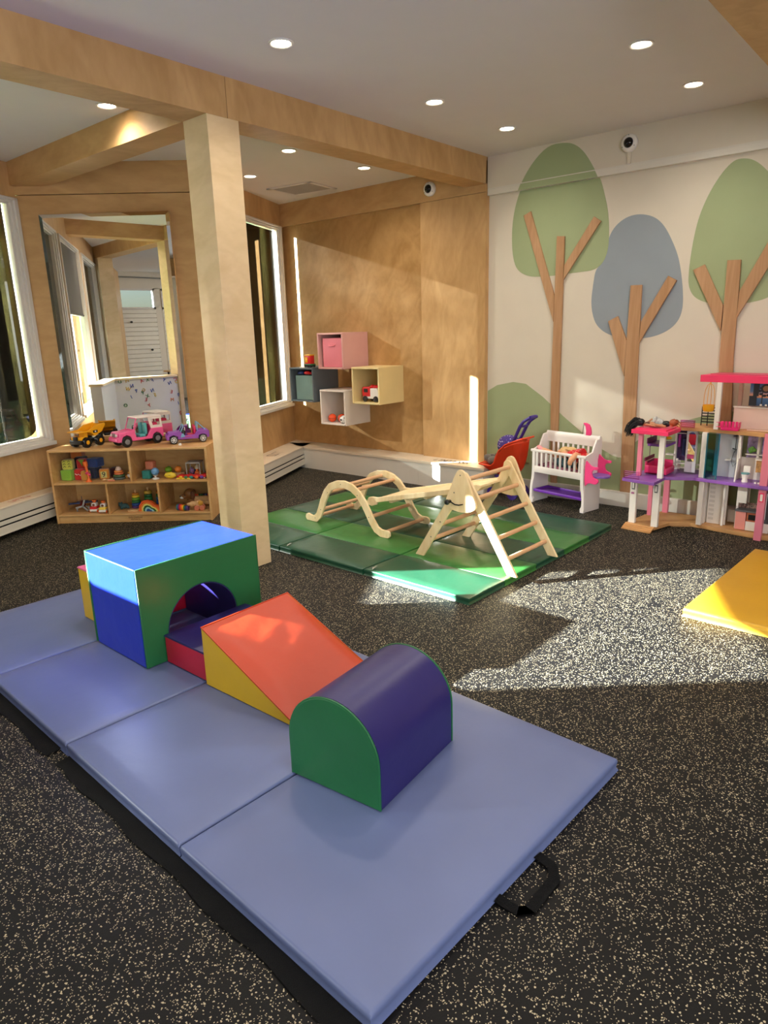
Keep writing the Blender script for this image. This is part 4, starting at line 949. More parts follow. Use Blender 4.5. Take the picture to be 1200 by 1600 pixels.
def rainbow():
    t = st('wooden_rainbow', 'wavy wooden rainbow stacker on the lower middle shelf', 'toy', .735, .075, S2, rad(-6))
    cols = [tm('rain1', (226, 96, 40)), tm('rain2', (236, 130, 50)), tm('rain3', (226, 220, 120)), tm('rain4', (30, 92, 52)), tm('rain5', (150, 206, 220)), tm('rain6', (36, 84, 150))]
    for k, m in enumerate(cols):
        o, i = 1-k*.15, 1-(k+1)*.15+.01
        def curve(s): return [(-.085*s, 0), (-.082*s, .045*s), (-.055*s, .082*s), (-.02*s, .093*s), (.02*s, .082*s), (.05*s, .055*s), (.085*s, .042*s), (.108*s, .018*s), (.11*s, 0)]
        b = bm_(); P = curve(o)+(curve(i)[::-1] if k < 5 else [])
        prism(b, P, -.018, .018, 'XZ'); obj('arc', b, m, t, smooth=0, bevel=.0015)
rainbow()
def soft_cube(label, u, v, z, s, m, rz, txt=''):
    t = st('sensory_block', label, 'toy block', u, v, z, rz)
    b = bm_(); box(b, -s/2, s/2, -s/2, s/2, 0, s, bev=.007, seg=3); obj('block_body', b, m, t)
    if txt: b = text_bm(txt, s*.6, .001, Matrix.Translation((0, -s/2-.0008, s/2)) @ Matrix.Rotation(PI/2, 4, 'X')); obj('raised_number', b, m, t, smooth=0)
    else:
        b = bm_()
        for i in range(4):
            for k in range(4): ball(b, (-s*.3+i*s*.2, -s/2, s*.2+k*s*.2), .0035, 6)
        obj('raised_dots', b, m, t)
soft_cube('teal sensory block with raised dots on the upper right shelf', .735, .115, S1, .066, tTeal, rad(-8)); soft_cube('coral sensory block behind the teal one', .722, .20, S1, .066, tPk, rad(5))
soft_cube('coral sensory block with raised numbers, stacked on top of two others', .752, .165, S1+.0675, .066, tPk, rad(-5), '18')
t = st('toy_globe', 'small blue toy globe on a white stand', 'globe', .808, .09, S1)
b = bm_(); lathe(b, [(.030, 0), (.028, .006), (.008, .012), (.006, .022), (.020, .028), (.022, .032)], 20); obj('stand', b, tW, t)
b = bm_(); ball(b, (0, 0, .060), .031, 20); obj('sphere', b, mat('globe_blue', (110, 158, 204), .4, var=.35, vscale=40), t)
def fruit(name, label, u, v, z, r, m, leaf=False, rz=0):
    t = st(name, label, 'toy fruit', u, v, z, rz)
    b = bm_(); ball(b, (0, 0, r[2]), r, 18); obj('fruit_body', b, m, t)
    if leaf: b = bm_(); ball(b, (.012, 0, r[2]*1.98), (.014, .006, .002), 8); cyl(b, (0, 0, r[2]*1.9), (.0, 0, r[2]*2.2), .002); obj('leaf', b, tG, t)
    return t
sl = st('toy_seesaw', 'dark toy base board under the green and orange fruit', 'toy', .935, .20, S1)
b = bm_(); box(b, -.08, .08, -.03, .03, 0, .030, bev=.006); obj('board', b, tNat, sl)
fruit('toy_apple', 'green toy apple on the upper right shelf', .893, .165, S1+.0305, (.030, .030, .027), tm('applegreen', (110, 150, 30)), True)
fruit('toy_orange', 'orange toy fruit next to the green apple', .972, .165, S1+.0305, (.029, .029, .028), tm('fruitorange', (226, 130, 44)), True)
t = fruit('toy_lemon', 'yellow smiling crescent toy on the upper right shelf', .930, .085, S1, (.050, .022, .026), tm('moonyellow', (240, 208, 60)), False, rad(-5))
b = bm_(); tube(b, [(-.01, -.0225, .034), (0, -.0235, .030), (.01, -.0225, .034)], .0016, seg=5); obj('smile', b, tBr, t)
def activity_box():
    t = st('bead_cage', 'clear toy box with grey frame full of small animals', 'toy', 1.112, .16, S1)
    w, h = .054, .118; fm = tm('framegrey', (176, 172, 168))
    for x in (-w, w):
        for y in (-w, w): b = bm_(); cyl(b, (x, y, .0), (x, y, h), .004, seg=8); obj('corner_post', b, fm, t)
    b = bm_(); box(b, -w-.004, w+.004, -w-.004, w+.004, h-.006, h+.004, bev=.003); obj('lid', b, fm, t)
    b = bm_(); box(b, -w-.004, w+.004, -w-.004, w+.004, 0, .008, bev=.003); obj('base', b, fm, t)
    b = bm_(); box(b, -w, w, -w-.002, -w-.001, .008, h-.006); obj('front_pane', b, M_glass, t, smooth=0)
    for (x, y, z, r), m, nm in (((-.025, -.01, .045, .022), tm('lilac', (130, 90, 140)), 'lilac ball'), ((.02, -.015, .028, .022), tO, 'orange ball'), ((.018, 0, .07, .02), tm('creamt', (230, 214, 190)), 'cream figure'), ((-.01, .02, .022, .02), tB, 'blue ball')):
        b = bm_(); ball(b, (x, y, z), r, 12); ball(b, (x, y, z+r), r*.5, 8); obj('inner_figure', b, m, t, label=nm)
activity_box()
def caterpillar():
    t = st('toy_xylophone', 'red wooden caterpillar toy with coloured pieces on the upper right shelf', 'toy', 1.11, .075, S1)
    b = bm_(); prism(b, [(-.12, .012), (-.12, .024), (-.09, .034), (-.06, .026), (-.03, .034), (0, .026), (.03, .034), (.06, .026), (.09, .034), (.115, .028), (.115, .012)], -.025, .035, 'XZ'); obj('wavy_tray', b, tR, t, smooth=0, bevel=.003)
    for i, m in enumerate((tY, tG, tTeal, tO, tP)):
        b = bm_(); ball(b, (-.085+i*.042, -.032, .014), (.017, .008, .013), 10); obj('coloured_piece', b, m, t)
    b = bm_(); box(b, -.12, -.0, -.036, -.03, .0, .012, bev=.001); obj('front_rail', b, tm('lemon', (244, 210, 80)), t)
    b = bm_()
    for x in (-.1, .1): cyl(b, (x, -.02, .008), (x, .03, .008), .008)
    obj('roller', b, tW, t)
caterpillar()
def puppy():
    t = st('toy_dog', 'brown toy dog with a dark ear and white muzzle on the lower right shelf', 'toy', 1.022, .20, S2, rad(8))
    b = bm_(); ball(b, (.012, 0, .105), (.047, .04, .044)); ball(b, (-.028, -.01, .088), (.030, .024, .022)); ball(b, (.03, .02, .045), (.05, .04, .045)); ball(b, (.0, -.01, .02), (.04, .02, .02)); obj('body', b, tm('caramel', (146, 96, 48)), t, remesh=.004)
    b = bm_(); ball(b, (.038, -.030, .098), (.020, .012, .038), 12); ball(b, (.04, .04, .098), (.018, .01, .036), 12); obj('ear', b, tBr, t)
    b = bm_(); ball(b, (-.048, -.014, .080), (.020, .019, .013), 10); obj('muzzle', b, tW, t); b = bm_(); ball(b, (-.022, -.038, .104), .005, 8); ball(b, (-.062, -.014, .090), .006, 8); obj('eye_and_nose', b, M_blk, t)
puppy()
def worm():
    t = st('rainbow_roller', 'rainbow striped wooden roller toy on the lower right shelf', 'toy', 1.008, .065, S2, rad(-10))
    cs = [tTeal, RB[0], tR, tO, tY, tG, tB, RB[0]]; 
    for i, m in enumerate(cs):
        r = .028-.0015*abs(i-1); b = bm_(); cyl(b, (-.045+i*.012, 0, r), (-.033+i*.012, 0, r), r, seg=20); obj('striped_segment', b, m, t, smooth=50)
worm()
def pull_toy():
    t = st('pull_along_toy', 'natural wood pull-along animal with coral wheels and a yellow ear', 'toy', 1.125, .07, S2, rad(5))
    b = bm_(); ball(b, (-.03, 0, .052), (.034, .018, .024)); ball(b, (.018, 0, .05), (.03, .02, .034)); ball(b, (-.062, 0, .05), (.02, .012, .014)); obj('body', b, tNat, t, remesh=.003)
    b = bm_(); ball(b, (.034, -.022, .062), (.020, .007, .021), 12); obj('yellow_ear', b, tm('dullyellow', (206, 150, 50)), t)
    for x in (-.0, .042):
        for y in (-.022, .022): b = bm_(); wheel(b, None, (x, y, .021), (0, 1, 0), .021, .012); obj('wheel', b, tPk, t)
pull_toy()
def push_cart():
    t = st('wooden_bead_board', 'long natural wood bead board with a row of coloured beads behind the pull toy', 'toy', 1.15, .21, S2, rad(3))
    b = bm_(); box(b, -.08, .08, -.02, .03, .045, .085, bev=.004); box(b, -.06, .08, -.04, -.02, .02, .05, bev=.004); box(b, -.07, -.05, -.03, .03, 0, .05); box(b, .05, .07, -.03, .03, 0, .05); obj('frame', b, tNat, t, smooth=0)
    for i in range(9): b = bm_(); ball(b, (-.072+i*.018, .0, .094), .0095, 8); obj('bead', b, (tR, tO, tG, tG, tNv, tB)[i % 6], t)
push_cart()

# ------------------------------------------------------------------ cars on top of the shelf
ZS = .5985
def dump_truck():
    t = st('toy_dump_truck', 'yellow and black toy dump truck on top of the shelf, leftmost of the three', 'toy car', .245, .195, ZS, math.atan2(-.918, -.396))
    Y_ = mat('construction_yellow', (238, 166, 18), .4); R = .040
    b = bm_(); box(b, -.105, .085, -.035, .035, .035, .062, bev=.006); obj('chassis', b, M_blk, t)
    b = bm_(); box(b, .078, .118, -.062, .062, .028, .062, bev=.008); box(b, .085, .117, -.024, .024, .05, .088, bev=.004); obj('front_bumper', b, M_blk, t)
    b = bm_(); box(b, .045, .108, -.055, .055, .058, .088, bev=.006); box(b, .030, .068, -.052, .052, .06, .118, bev=.005); obj('bonnet', b, Y_, t)
    b = bm_(); box(b, .066, .070, -.044, -.004, .09, .114); box(b, .036, .062, -.0535, -.0515, .09, .114); obj('cab_window', b, mat('amber_dark', (120, 70, 14), .3), t)
    b = bm_(); P = [(.125, .122), (.125, .130), (.02, .134), (-.045, .165), (-.145, .175), (-.15, .160), (-.105, .108), (-.03, .082), (.012, .118)]
    prism(b, P, -.066, -.058, 'XZ'); prism(b, P, .058, .066, 'XZ'); prism(b, [(.125, .122), (.125, .128), (.016, .124), (-.028, .092), (-.10, .116), (-.146, .168), (-.15, .160), (-.105, .108), (-.03, .082), (.012, .116)], -.06, .06, 'XZ'); obj('dump_bed', b, Y_, t, smooth=0, bevel=.002)
    b = bm_(); box(b, -.06, -.015, .0662, .0672, .108, .128, M=None); o = obj('logo_patch', b, M_blk, t, smooth=0)
    b = bm_(); box(b, -.046, -.030, .0672, .0678, .113, .123); obj('logo_mark', b, M_white, o, smooth=0)
    for x in (.062, -.072):
        for y in (-.062, .062):
            b = bm_(); r2 = bm_(); wheel(b, r2, (x, y, R+.002), (0, 1, 0), R, .034, tread=True, rr=.42); w = obj('wheel', b, M_blk, t, smooth=35); obj('hub', r2, Y_, w, smooth=50)
dump_truck()
def jeep():
    t = st('toy_off_road_car', 'pink toy off-road car with white hard top and teal seats, middle of the three', 'toy car', .655, .215, ZS, math.atan2(-.19, -.176))
    Pk = mat('bubblegum_pink', (240, 96, 150), .3); Wh = mat('car_white', (238, 224, 214), .35); Tl = mat('seat_teal', (84, 168, 166), .4)
    b = bm_(); R = .043; W = .078
    P = [(.205, .045), (.205, .075), (.185, .085), (.17, .118), (.060, .132), (.052, .128), (.050, .060), (-.055, .060), (-.06, .128), (-.185, .128), (-.185, .062), (-.17, .058), (-.178, .05)]
    lower = [(.205, .045), (.205, .078), (.188, .084), (.185, .112), (.06, .130), (.045, .065), (-.045, .065), (-.085, .128), (-.190, .128), (-.190, .055), (-.17, .052), (-.16, .078), (-.13, .095), (-.10, .078), (-.09, .045), (.085, .045), (.09, .07), (.10, .085), (.13, .098), (.16, .085), (.17, .062), (.172, .045)]
    for nm, y0, y1 in (('body_side', -W, -W+.016), ('body_side', W-.016, W)):
        b = bm_(); prism(b, lower, y0, y1, 'XZ'); obj(nm, b, Pk, t, smooth=0, bevel=.003)
    b = bm_(); box(b, .06, .185, -W+.01, W-.01, .092, .122, bev=.008); box(b, .178, .196, -.055, .055, .05, .12, bev=.006); box(b, .05, .066, -W+.01, W-.01, .06, .132, bev=.003); box(b, -.19, -.176, -W+.01, W-.01, .05, .128, bev=.003); obj('bonnet', b, Pk, t)
    b = bm_(); box(b, -.18, .18, -W+.012, W-.012, .05, .064, bev=.003); obj('floor_pan', b, Pk, t)
    b = bm_(); box(b, .196, .214, -.072, .072, .048, .072, bev=.006); obj('front_bumper', b, Pk, t)
    b = bm_()
    for y in (-.018, 0, .018): box(b, .196, .199, y-.005, y+.005, .08, .114, bev=.001)
    obj('grille', b, mat('grille_grey', (130, 124, 118), .4), t)
    for y in (-.042, .042): b = bm_(); cyl(b, (.194, y, .098), (.202, y, .098), .011); obj('headlight', b, Wh, t)
    # windscreen frame
    b = bm_(); tube(b, [(.062, -W+.008, .13), (.030, -W+.012, .218), (.030, W-.012, .218), (.062, W-.008, .13)], .0055, closed=True); obj('windscreen_frame', b, Pk, t, smooth=50)
    b = bm_(); vs = [b.verts.new(q) for q in ((.060, -W+.012, .134), (.060, W-.012, .134), (.031, W-.016, .214), (.031, -W+.016, .214))]; b.faces.new(vs); bmesh.ops.solidify(b, geom=b.faces[:], thickness=.001); obj('windscreen', b, M_glass, t, smooth=0)
    b = bm_(); box(b, -.185, .034, -W+.004, W-.004, .214, .228, bev=.006); obj('roof', b, Wh, t)
    for s in (-1, 1):
        b = bm_(); y = s*(W-.006)
        P = [(-.186, .128), (-.086, .128), (-.066, .216), (-.182, .216)]; H = [(-.17, .150), (-.105, .150), (-.095, .200), (-.168, .200)]
        yy = sorted((y, y-s*.006))
        for k in range(4):
            c = (k+1) % 4; prism(b, [P[k], P[c], H[c], H[k]], yy[0], yy[1], 'XZ')
        obj('hard_top_side', b, Wh, t, smooth=0)
    b = bm_(); box(b, -.188, -.180, -W+.006, W-.006, .128, .150); box(b, -.188, -.180, -W+.006, W-.006, .200, .216); obj('rear_panel', b, Wh, t)
    for y in (-.034, .034):
        b = bm_(); box(b, -.045, .01, y-.026, y+.026, .064, .088, bev=.008); box(b, -.062, -.038, y-.026, y+.026, .08, .175, bev=.010, M=Matrix.Translation((0, 0, .0)) @ Matrix.Shear('XZ', 4, (0, 0)) if False else None); obj('seat', b, Tl, t)
    b = bm_(); tube(b, [(.045+.0, .034+.018*math.cos(a), .145+.018*math.sin(a)) for a in [2*PI*k/14 for k in range(14)]], .003, closed=True); cyl(b, (.045, .034, .145), (.062, .034, .125), .004); obj('steering_wheel', b, M_blk, t)
    b = bm_(); box(b, -.16, -.09, -.05, .05, .07, .17, bev=.01); obj('rear_seat', b, mat('hot_pink', (214, 40, 90), .4), t)
    for x in (.132, -.130):
        for y in (-.072, .072):
            b = bm_(); r2 = bm_(); wheel(b, r2, (x, y, R+.001), (0, 1, 0), R, .030, rr=.5); w = obj('wheel', b, M_blk, t, smooth=35); obj('hub', r2, mat('hub_grey', (120, 118, 120), .35), w, smooth=50)
jeep()
def purple_car():
    t = st('toy_beach_car', 'open purple toy beach car with silver wheels and blue roll bar, rightmost on the shelf', 'toy car', 1.045, .27, ZS, math.atan2(-.378, -.926))
    Pu = mat('car_purple', (146, 74, 176), .3); Bl = mat('baby_blue', (120, 176, 206), .3); Ho = mat('hot_pink', (214, 40, 90), .4); R = .032; W = .066
    lower = [(.170, .034), (.170, .066), (.15, .086), (.06, .098), (.05, .088), (.03, .066), (-.05, .066), (-.07, .098), (-.15, .100), (-.168, .092), (-.168, .04), (-.15, .036), (-.146, .058), (-.115, .070), (-.084, .058), (-.08, .034), (.078, .034), (.082, .058), (.115, .072), (.148, .058), (.152, .034)]
    for y0, y1 in ((-W, -W+.014), (W-.014, W)): b = bm_(); prism(b, lower, y0, y1, 'XZ'); obj('body_side', b, Pu, t, smooth=0, bevel=.003)
    b = bm_(); box(b, .055, .155, -W+.01, W-.01, .070, .094, bev=.008); box(b, .145, .172, -W+.004, W-.004, .036, .070, bev=.006); box(b, -.168, -.072, -W+.008, W-.008, .06, .092, bev=.006); box(b, -.15, .15, -W+.01, W-.01, .036, .048, bev=.003); obj('bonnet', b, Pu, t)
    b = bm_(); tube(b, [(.055, -W+.006, .094), (.03, -W+.010, .145), (.03, W-.010, .145), (.055, W-.006, .094)], .004); obj('windscreen_frame', b, Bl, t)
    b = bm_(); tube(b, [(-.075, -W+.008, .096), (-.078, -W+.010, .160), (-.078, W-.010, .160), (-.075, W-.008, .096)], .0045); tube(b, [(-.14, -W+.008, .098), (-.085, -W+.012, .158)], .004); tube(b, [(-.14, W-.008, .098), (-.085, W-.012, .158)], .004); obj('roll_bar', b, Bl, t)
    for y in (-.028, .028): b = bm_(); box(b, -.05, 0, y-.022, y+.022, .048, .068, bev=.006); box(b, -.066, -.046, y-.022, y+.022, .06, .138, bev=.008); obj('seat', b, Ho, t)
    b = bm_(); box(b, .02, .045, -.05, .05, .06, .104, bev=.006); obj('dashboard', b, M_blk, t)
    b = bm_(); tube(b, [(.02, .028+.015*math.cos(a), .112+.015*math.sin(a)) for a in [2*PI*k/12 for k in range(12)]], .0026, closed=True); obj('steering_wheel', b, M_white, t)
    b = bm_()
    for z in (.052, .058): box(b, -.03, .02, W-.0005, W+.001, z, z+.0025)
    obj('side_print', b, Ho, t)
    b = bm_(); prism(b, [(.025, .055), (.06, .050), (.05, .078), (.036, .084)], W-.001, W+.0008, 'XZ'); obj('heart_print', b, Bl, t, smooth=0)
    for x in (.115, -.115):
        for y in (-.058, .058):
            b = bm_(); r2 = bm_(); wheel(b, None, (x, y, R+.001), (0, 1, 0), R, .024); w = obj('wheel', b, M_blk, t, smooth=35)
            s = 1 if y > 0 else -1
            lathe(r2, [(.008, 0), (.008, .003), (.0, .004)], 12, M=Matrix.Translation((x, y+s*.0115, R+.001)) @ Matrix.Rotation(-s*PI/2, 4, 'X'))
            for k in range(6): box(r2, .0, .021, -.0032, .0032, .0, .002, M=Matrix.Translation((x, y+s*.0115, R+.001)) @ Matrix.Rotation(-s*PI/2, 4, 'X') @ Matrix.Rotation(PI/3*k, 4, 'Z'))
            lathe(r2, [(.0235, 0), (.0235, .002), (.020, .002), (.020, 0)], 20, M=Matrix.Translation((x, y+s*.0112, R+.001)) @ Matrix.Rotation(-s*PI/2, 4, 'X'))
            obj('rim', r2, mat('silver_rim', (214, 212, 210), .3), w, smooth=40)
purple_car()
# small white object under the purple car
b = bm_(); lathe(b, [(.012, 0), (.014, .004), (.010, .016), (.0, .018)], 14); o = obj('plastic_cap', b, M_white); o.location = sh(1.03, .10, ZS+.0005); tag(o, 'small white plastic cap in front of the purple toy car', 'cap')
# ------------------------------------------------------------------ toy crib with dolls
def crib():
    u = Vector((-.205, -.979, 0)).normalized(); rz = math.atan2(u.y, u.x)
    t = thing('toy_crib', 'white toy doll crib with purple shelf and pink side brackets against the tree wall', 'doll crib', (5.075, 2.745, 0), rz)
    W, D, H = .545, .215, .455; wm = mat('crib_white', (236, 228, 222), .4); pk = mat('crib_pink', (236, 62, 128), .4); pu = mat('crib_purple', (112, 50, 170), .4)
    def leg(x0, x1, y, sgn):
        P = [(0, 0), (.035, 0), (.034, .03), (.020, .05), (.020, .10), (.028, .17), (.045, .23), (.052, .29), (.050, .30), (.050, H), (.0, H), (.0, .30), (.006, .22), (-.010, .12), (-.012, .05), (-.006, .02)]
        b = bm_(); prism(b, [(sgn*(px)+(y), z) for px, z in P], x0, x1, 'YZ'); obj('leg', b, wm, t, smooth=0, bevel=.003)
    # curved corner legs seen from the front
    def cleg(x, s):
        P = [(-.030, 0), (.004, 0), (.006, .03), (-.006, .05), (-.008, .10), (.0, .16), (.012, .22), (.014, .29), (.014, H-.01), (-.012, H-.01), (-.012, .29), (-.016, .22), (-.028, .15), (-.030, .08), (-.034, .03)]
        b = bm_(); prism(b, [(x+s*px, z) for px, z in P], 0, .024, 'XZ'); obj('leg', b, wm, t, smooth=0, bevel=.003)
    cleg(.03, 1); cleg(W-.03, -1)
    for x0 in (.004, W-.022):
        b = bm_(); prism(b, [(.02, .0), (D, .0), (D, .54), (D-.03, .57), (D-.07, .565), (D-.10, .51), (.10, .475), (.02, .452)], x0, x0+.016, 'YZ'); obj('end_panel', b, wm, t, smooth=0, bevel=.003)
    b = bm_(); box(b, 0, W, -.002, .022, H-.022, H, bev=.006); obj('front_top_rail', b, wm, t)
    b = bm_(); box(b, .02, W-.02, .002, .020, .262, .315, bev=.004); obj('front_bottom_rail', b, wm, t)
    for k in range(10):
        x = .062+k*(W-.124)/9; b = bm_(); box(b, x-.009, x+.009, .006, .018, .31, H-.018, bev=.003); obj('slat', b, wm, t)
    b = bm_(); P = [(D-.020, .50), (D-.002, .50), (D+.004, .555), (D-.004, .585), (D-.022, .590), (D-.032, .575), (D-.026, .545)]; prism(b, P, .012, W-.012, 'YZ'); obj('curved_back_rail', b, wm, t, smooth=50)
    b = bm_(); box(b, .02, W-.02, D-.016, D-.002, .27, .33, bev=.004); obj('back_bottom_rail', b, wm, t)
    for k in range(9):
        x = .075+k*(W-.15)/8; b = bm_(); box(b, x-.009, x+.009, D-.016, D-.004, .325, .51, bev=.003); obj('slat', b, wm, t)
    b = bm_(); box(b, .02, W-.02, .02, D-.018, .275, .29); obj('bed_base', b, mat('crib_pink_base', (214, 90, 120), .5), t, smooth=0)
    b = bm_(); box(b, .03, W-.03, .015, D-.02, .095, .103, bev=.003); box(b, .03, W-.03, .012, .024, .10, .118, bev=.003); box(b, .03, W-.03, D-.03, D-.018, .10, .118, bev=.003); box(b, .03, .042, .015, D-.02, .10, .118, bev=.003); box(b, W-.042, W-.03, .015, D-.02, .10, .118, bev=.003); obj('lower_shelf', b, pu, t, label='purple tray shelf')
    # pink scalloped brackets and fold-out purple table on the right end
    SC = smooth_poly([(0, .43), (.036, .405), (.06, .387), (.092, .383), (.120, .387), (.130, .372), (.112, .361), (.080, .360), (.066, .340), (.074, .311), (.088, .297), (.124, .291), (.134, .275), (.120, .256), (.10, .246), (.052, .252), (.028, .243), (0, .214)], 1)
    for y in (.002, D-.05):
        b = bm_(); prism(b, [(W-.004+px*.95, z+ (.0 if y < .1 else .03)) for px, z in SC], y, y+.010, 'XZ'); obj('bracket', b, pk, t, smooth=0, bevel=.002, label='pink scalloped side bracket')
    b = bm_(); P = [(W, .02)]+[(W+.015+.135*math.sin(a), .10-.085*math.cos(a)) for a in [PI*k/12 for k in range(13)]]+[(W, .185)]
    prism(b, P, .290, .306, 'XY'); obj('side_table', b, mat('crib_lilac', (130, 96, 178), .4), t, smooth=0, bevel=.003)
    b = bm_(); P = [(.40, .585), (.402, .62), (.394, .655), (.375, .675), (.372, .68), (.395, .683), (.425, .672), (.442, .645), (.448, .61), (.445, .585)]
    P2 = [(x, z) for x, z in P]; prism(b, P2, D-.03, D-.012, 'XZ'); o = obj('crescent_ornament', b, pk, t, smooth=0, bevel=.003)
    b = bm_(); prism(b, [(.385, .585), (.385, .62), (.38, .655), (.394, .655), (.402, .62), (.40, .585)], D-.028, D-.014, 'XZ'); obj('ornament_edge', b, wm, o, smooth=0)
    b = bm_(); tube(b, [(.375, D-.02, .682), (.368, D-.02, .64), (.366, D-.022, .60), (.36, D-.022, .587)], .0018, seg=6); obj('ornament_cord', b, M_blk, o)
    return t
cr = crib()
M_skin = mat('doll_skin', (222, 158, 116), .45); M_skinb = mat('doll_brown_skin', (176, 116, 78), .45)
def doll(name, label, loc, rz, parts, hair, dress, skin, extra=None, vox=.004):
    t = thing(name, label, 'doll', loc, rz)
    b = bm_()
    for p in parts:
        if p[0] == 'b': ball(b, p[1], p[2], 12)
        else: cyl(b, p[1], p[2], p[3], p[4], 12); ball(b, p[2], p[4], 8); ball(b, p[1], p[3], 8)
    obj('body', b, skin, t, remesh=vox)
    b = bm_()
    for p in dress[1]:
        if p[0] == 'b': ball(b, p[1], p[2], 14)
        else: cyl(b, p[1], p[2], p[3], p[4], 16)
    obj('dress', b, dress[0], t, remesh=vox)
    R = random.Random(5); b = bm_(); hm, hc, hdir, n, ln, r = hair
    for c, rr in hc: ball(b, c, rr, 12)
    for k in range(n):
        a = Vector(hc[0][0])+Vector([R.uniform(-1, 1)*q for q in (hc[0][1] if hasattr(hc[0][1], '__len__') else (hc[0][1],)*3)])*.75
        d = [Vector(q) for q in hdir]; pts = [a]
        for q in d: pts.append(pts[-1]+q*ln/len(d)+Vector((R.uniform(-1, 1), R.uniform(-1, 1), R.uniform(-1, 1)))*ln*.10)
        tube(b, pts, [r*(1-.6*i/len(pts)) for i in range(len(pts))], seg=5)
    obj('hair', b, hm, t, smooth=60)
    if extra: extra(t)
    return t
CM = frame((5.075, 2.745), (-.205, -.979)); CRZ = math.atan2(-.979, -.205)
def spots(name, c1, c2, sc=90):
    m = bpy.data.materials.new(name); m.use_nodes = True; N = m.node_tree.nodes; Lk = m.node_tree.links; p = N['Principled BSDF']; p.inputs['Roughness'].default_value = .85
    tc = N.new('ShaderNodeTexCoord'); v = N.new('ShaderNodeTexVoronoi'); v.inputs['Scale'].default_value = sc; v.inputs['Randomness'].default_value = .3; Lk.new(tc.outputs['Object'], v.inputs[0])
    l = N.new('ShaderNodeMath'); l.operation = 'LESS_THAN'; l.inputs[1].default_value = .25; Lk.new(v.outputs['Distance'], l.inputs[0])
    mx = N.new('ShaderNodeMix'); mx.data_type = 'RGBA'; Lk.new(l.outputs[0], mx.inputs[0]); mx.inputs[6].default_value = srgb(c1); mx.inputs[7].default_value = srgb(c2); Lk.new(mx.outputs[2], p.inputs[0]); return m
M_reddot = spots('red_polka_dot_cloth', (204, 26, 34), (240, 220, 214))
M_blonde = mat('blonde_hair', (214, 178, 120), .6, bump=.5, bscale=80)
# doll lying across the crib rails, leg hanging over the front
doll('baby_doll', 'blonde doll in a red polka dot dress lying face down over the crib rail', CM @ Vector((.33, .09, .415)), CRZ,
     [('b', (-.045, .0, .02), (.045, .04, .042)), ('c', (-.01, -.02, .015), (-.07, -.055, .028), .016, .012), ('c', (-.07, -.055, .028), (-.055, -.065, .045), .012, .012), ('c', (.10, -.02, .03), (.115, -.085, .035), .030, .024), ('c', (.115, -.085, .035), (.10, -.125, -.005), .024, .020), ('b', (.098, -.128, -.018), (.020, .016, .026)), ('c', (.10, .03, .02), (.17, .04, .01), .028, .02)],
     (M_blonde, [((-.055, .012, .035), (.050, .048, .040)), ((-.01, .03, .045), (.06, .035, .03)), ((-.09, .0, .02), (.03, .04, .03))], [(1, .2, -.1), (1, -.1, -.4)], 26, .09, .006),
     (M_reddot, [('b', (.045, -.01, .022), (.060, .050, .040)), ('c', (.03, -.01, .02), (.13, -.015, .025), .040, .062), ('b', (.13, -.01, .012), (.05, .055, .03))]), M_skin)
# second doll: only the legs and pink shoes show above the left end
def shoes(t):
    for p in ((-.150, -.035, .085), (-.135, .015, .055)):
        b = bm_(); ball(b, p, (.040, .016, .018), 12, rot=Matrix.Rotation(rad(28), 3, 'Y')); obj('shoe', b, mat('shoe_pink', (232, 150, 150), .5), t)
doll('baby_doll', 'doll with pink shoes lying in the crib with its legs over the left rail', CM @ Vector((.20, .10, .37)), CRZ,
     [('c', (.02, -.02, .04), (-.125, -.03, .078), .024, .017), ('c', (.02, .02, .02), (-.12, .02, .05), .024, .017), ('b', (.22, .0, -.02), (.045, .04, .045))],
     (mat('dark_hair', (40, 26, 20), .6), [((.24, .0, -.015), (.045, .045, .045))], [(1, 0, -.2)], 8, .05, .005),
     (mat('teal_floral_dress', (70, 110, 120), .85, var=.9, vscale=60), [('b', (.08, .0, -.01), (.11, .055, .045)), ('b', (.02, .0, .0), (.05, .05, .04))]), M_skin, shoes)
b = bm_(); box(b, .04, .50, .03, .19, .2915, .325, bev=.012, M=CM); tag(obj('doll_blanket', b, mat('patterned_blanket', (150, 90, 110), .9, var=.9, vscale=25), smooth=50), 'patterned folded doll blanket in the bottom of the crib', 'blanket')

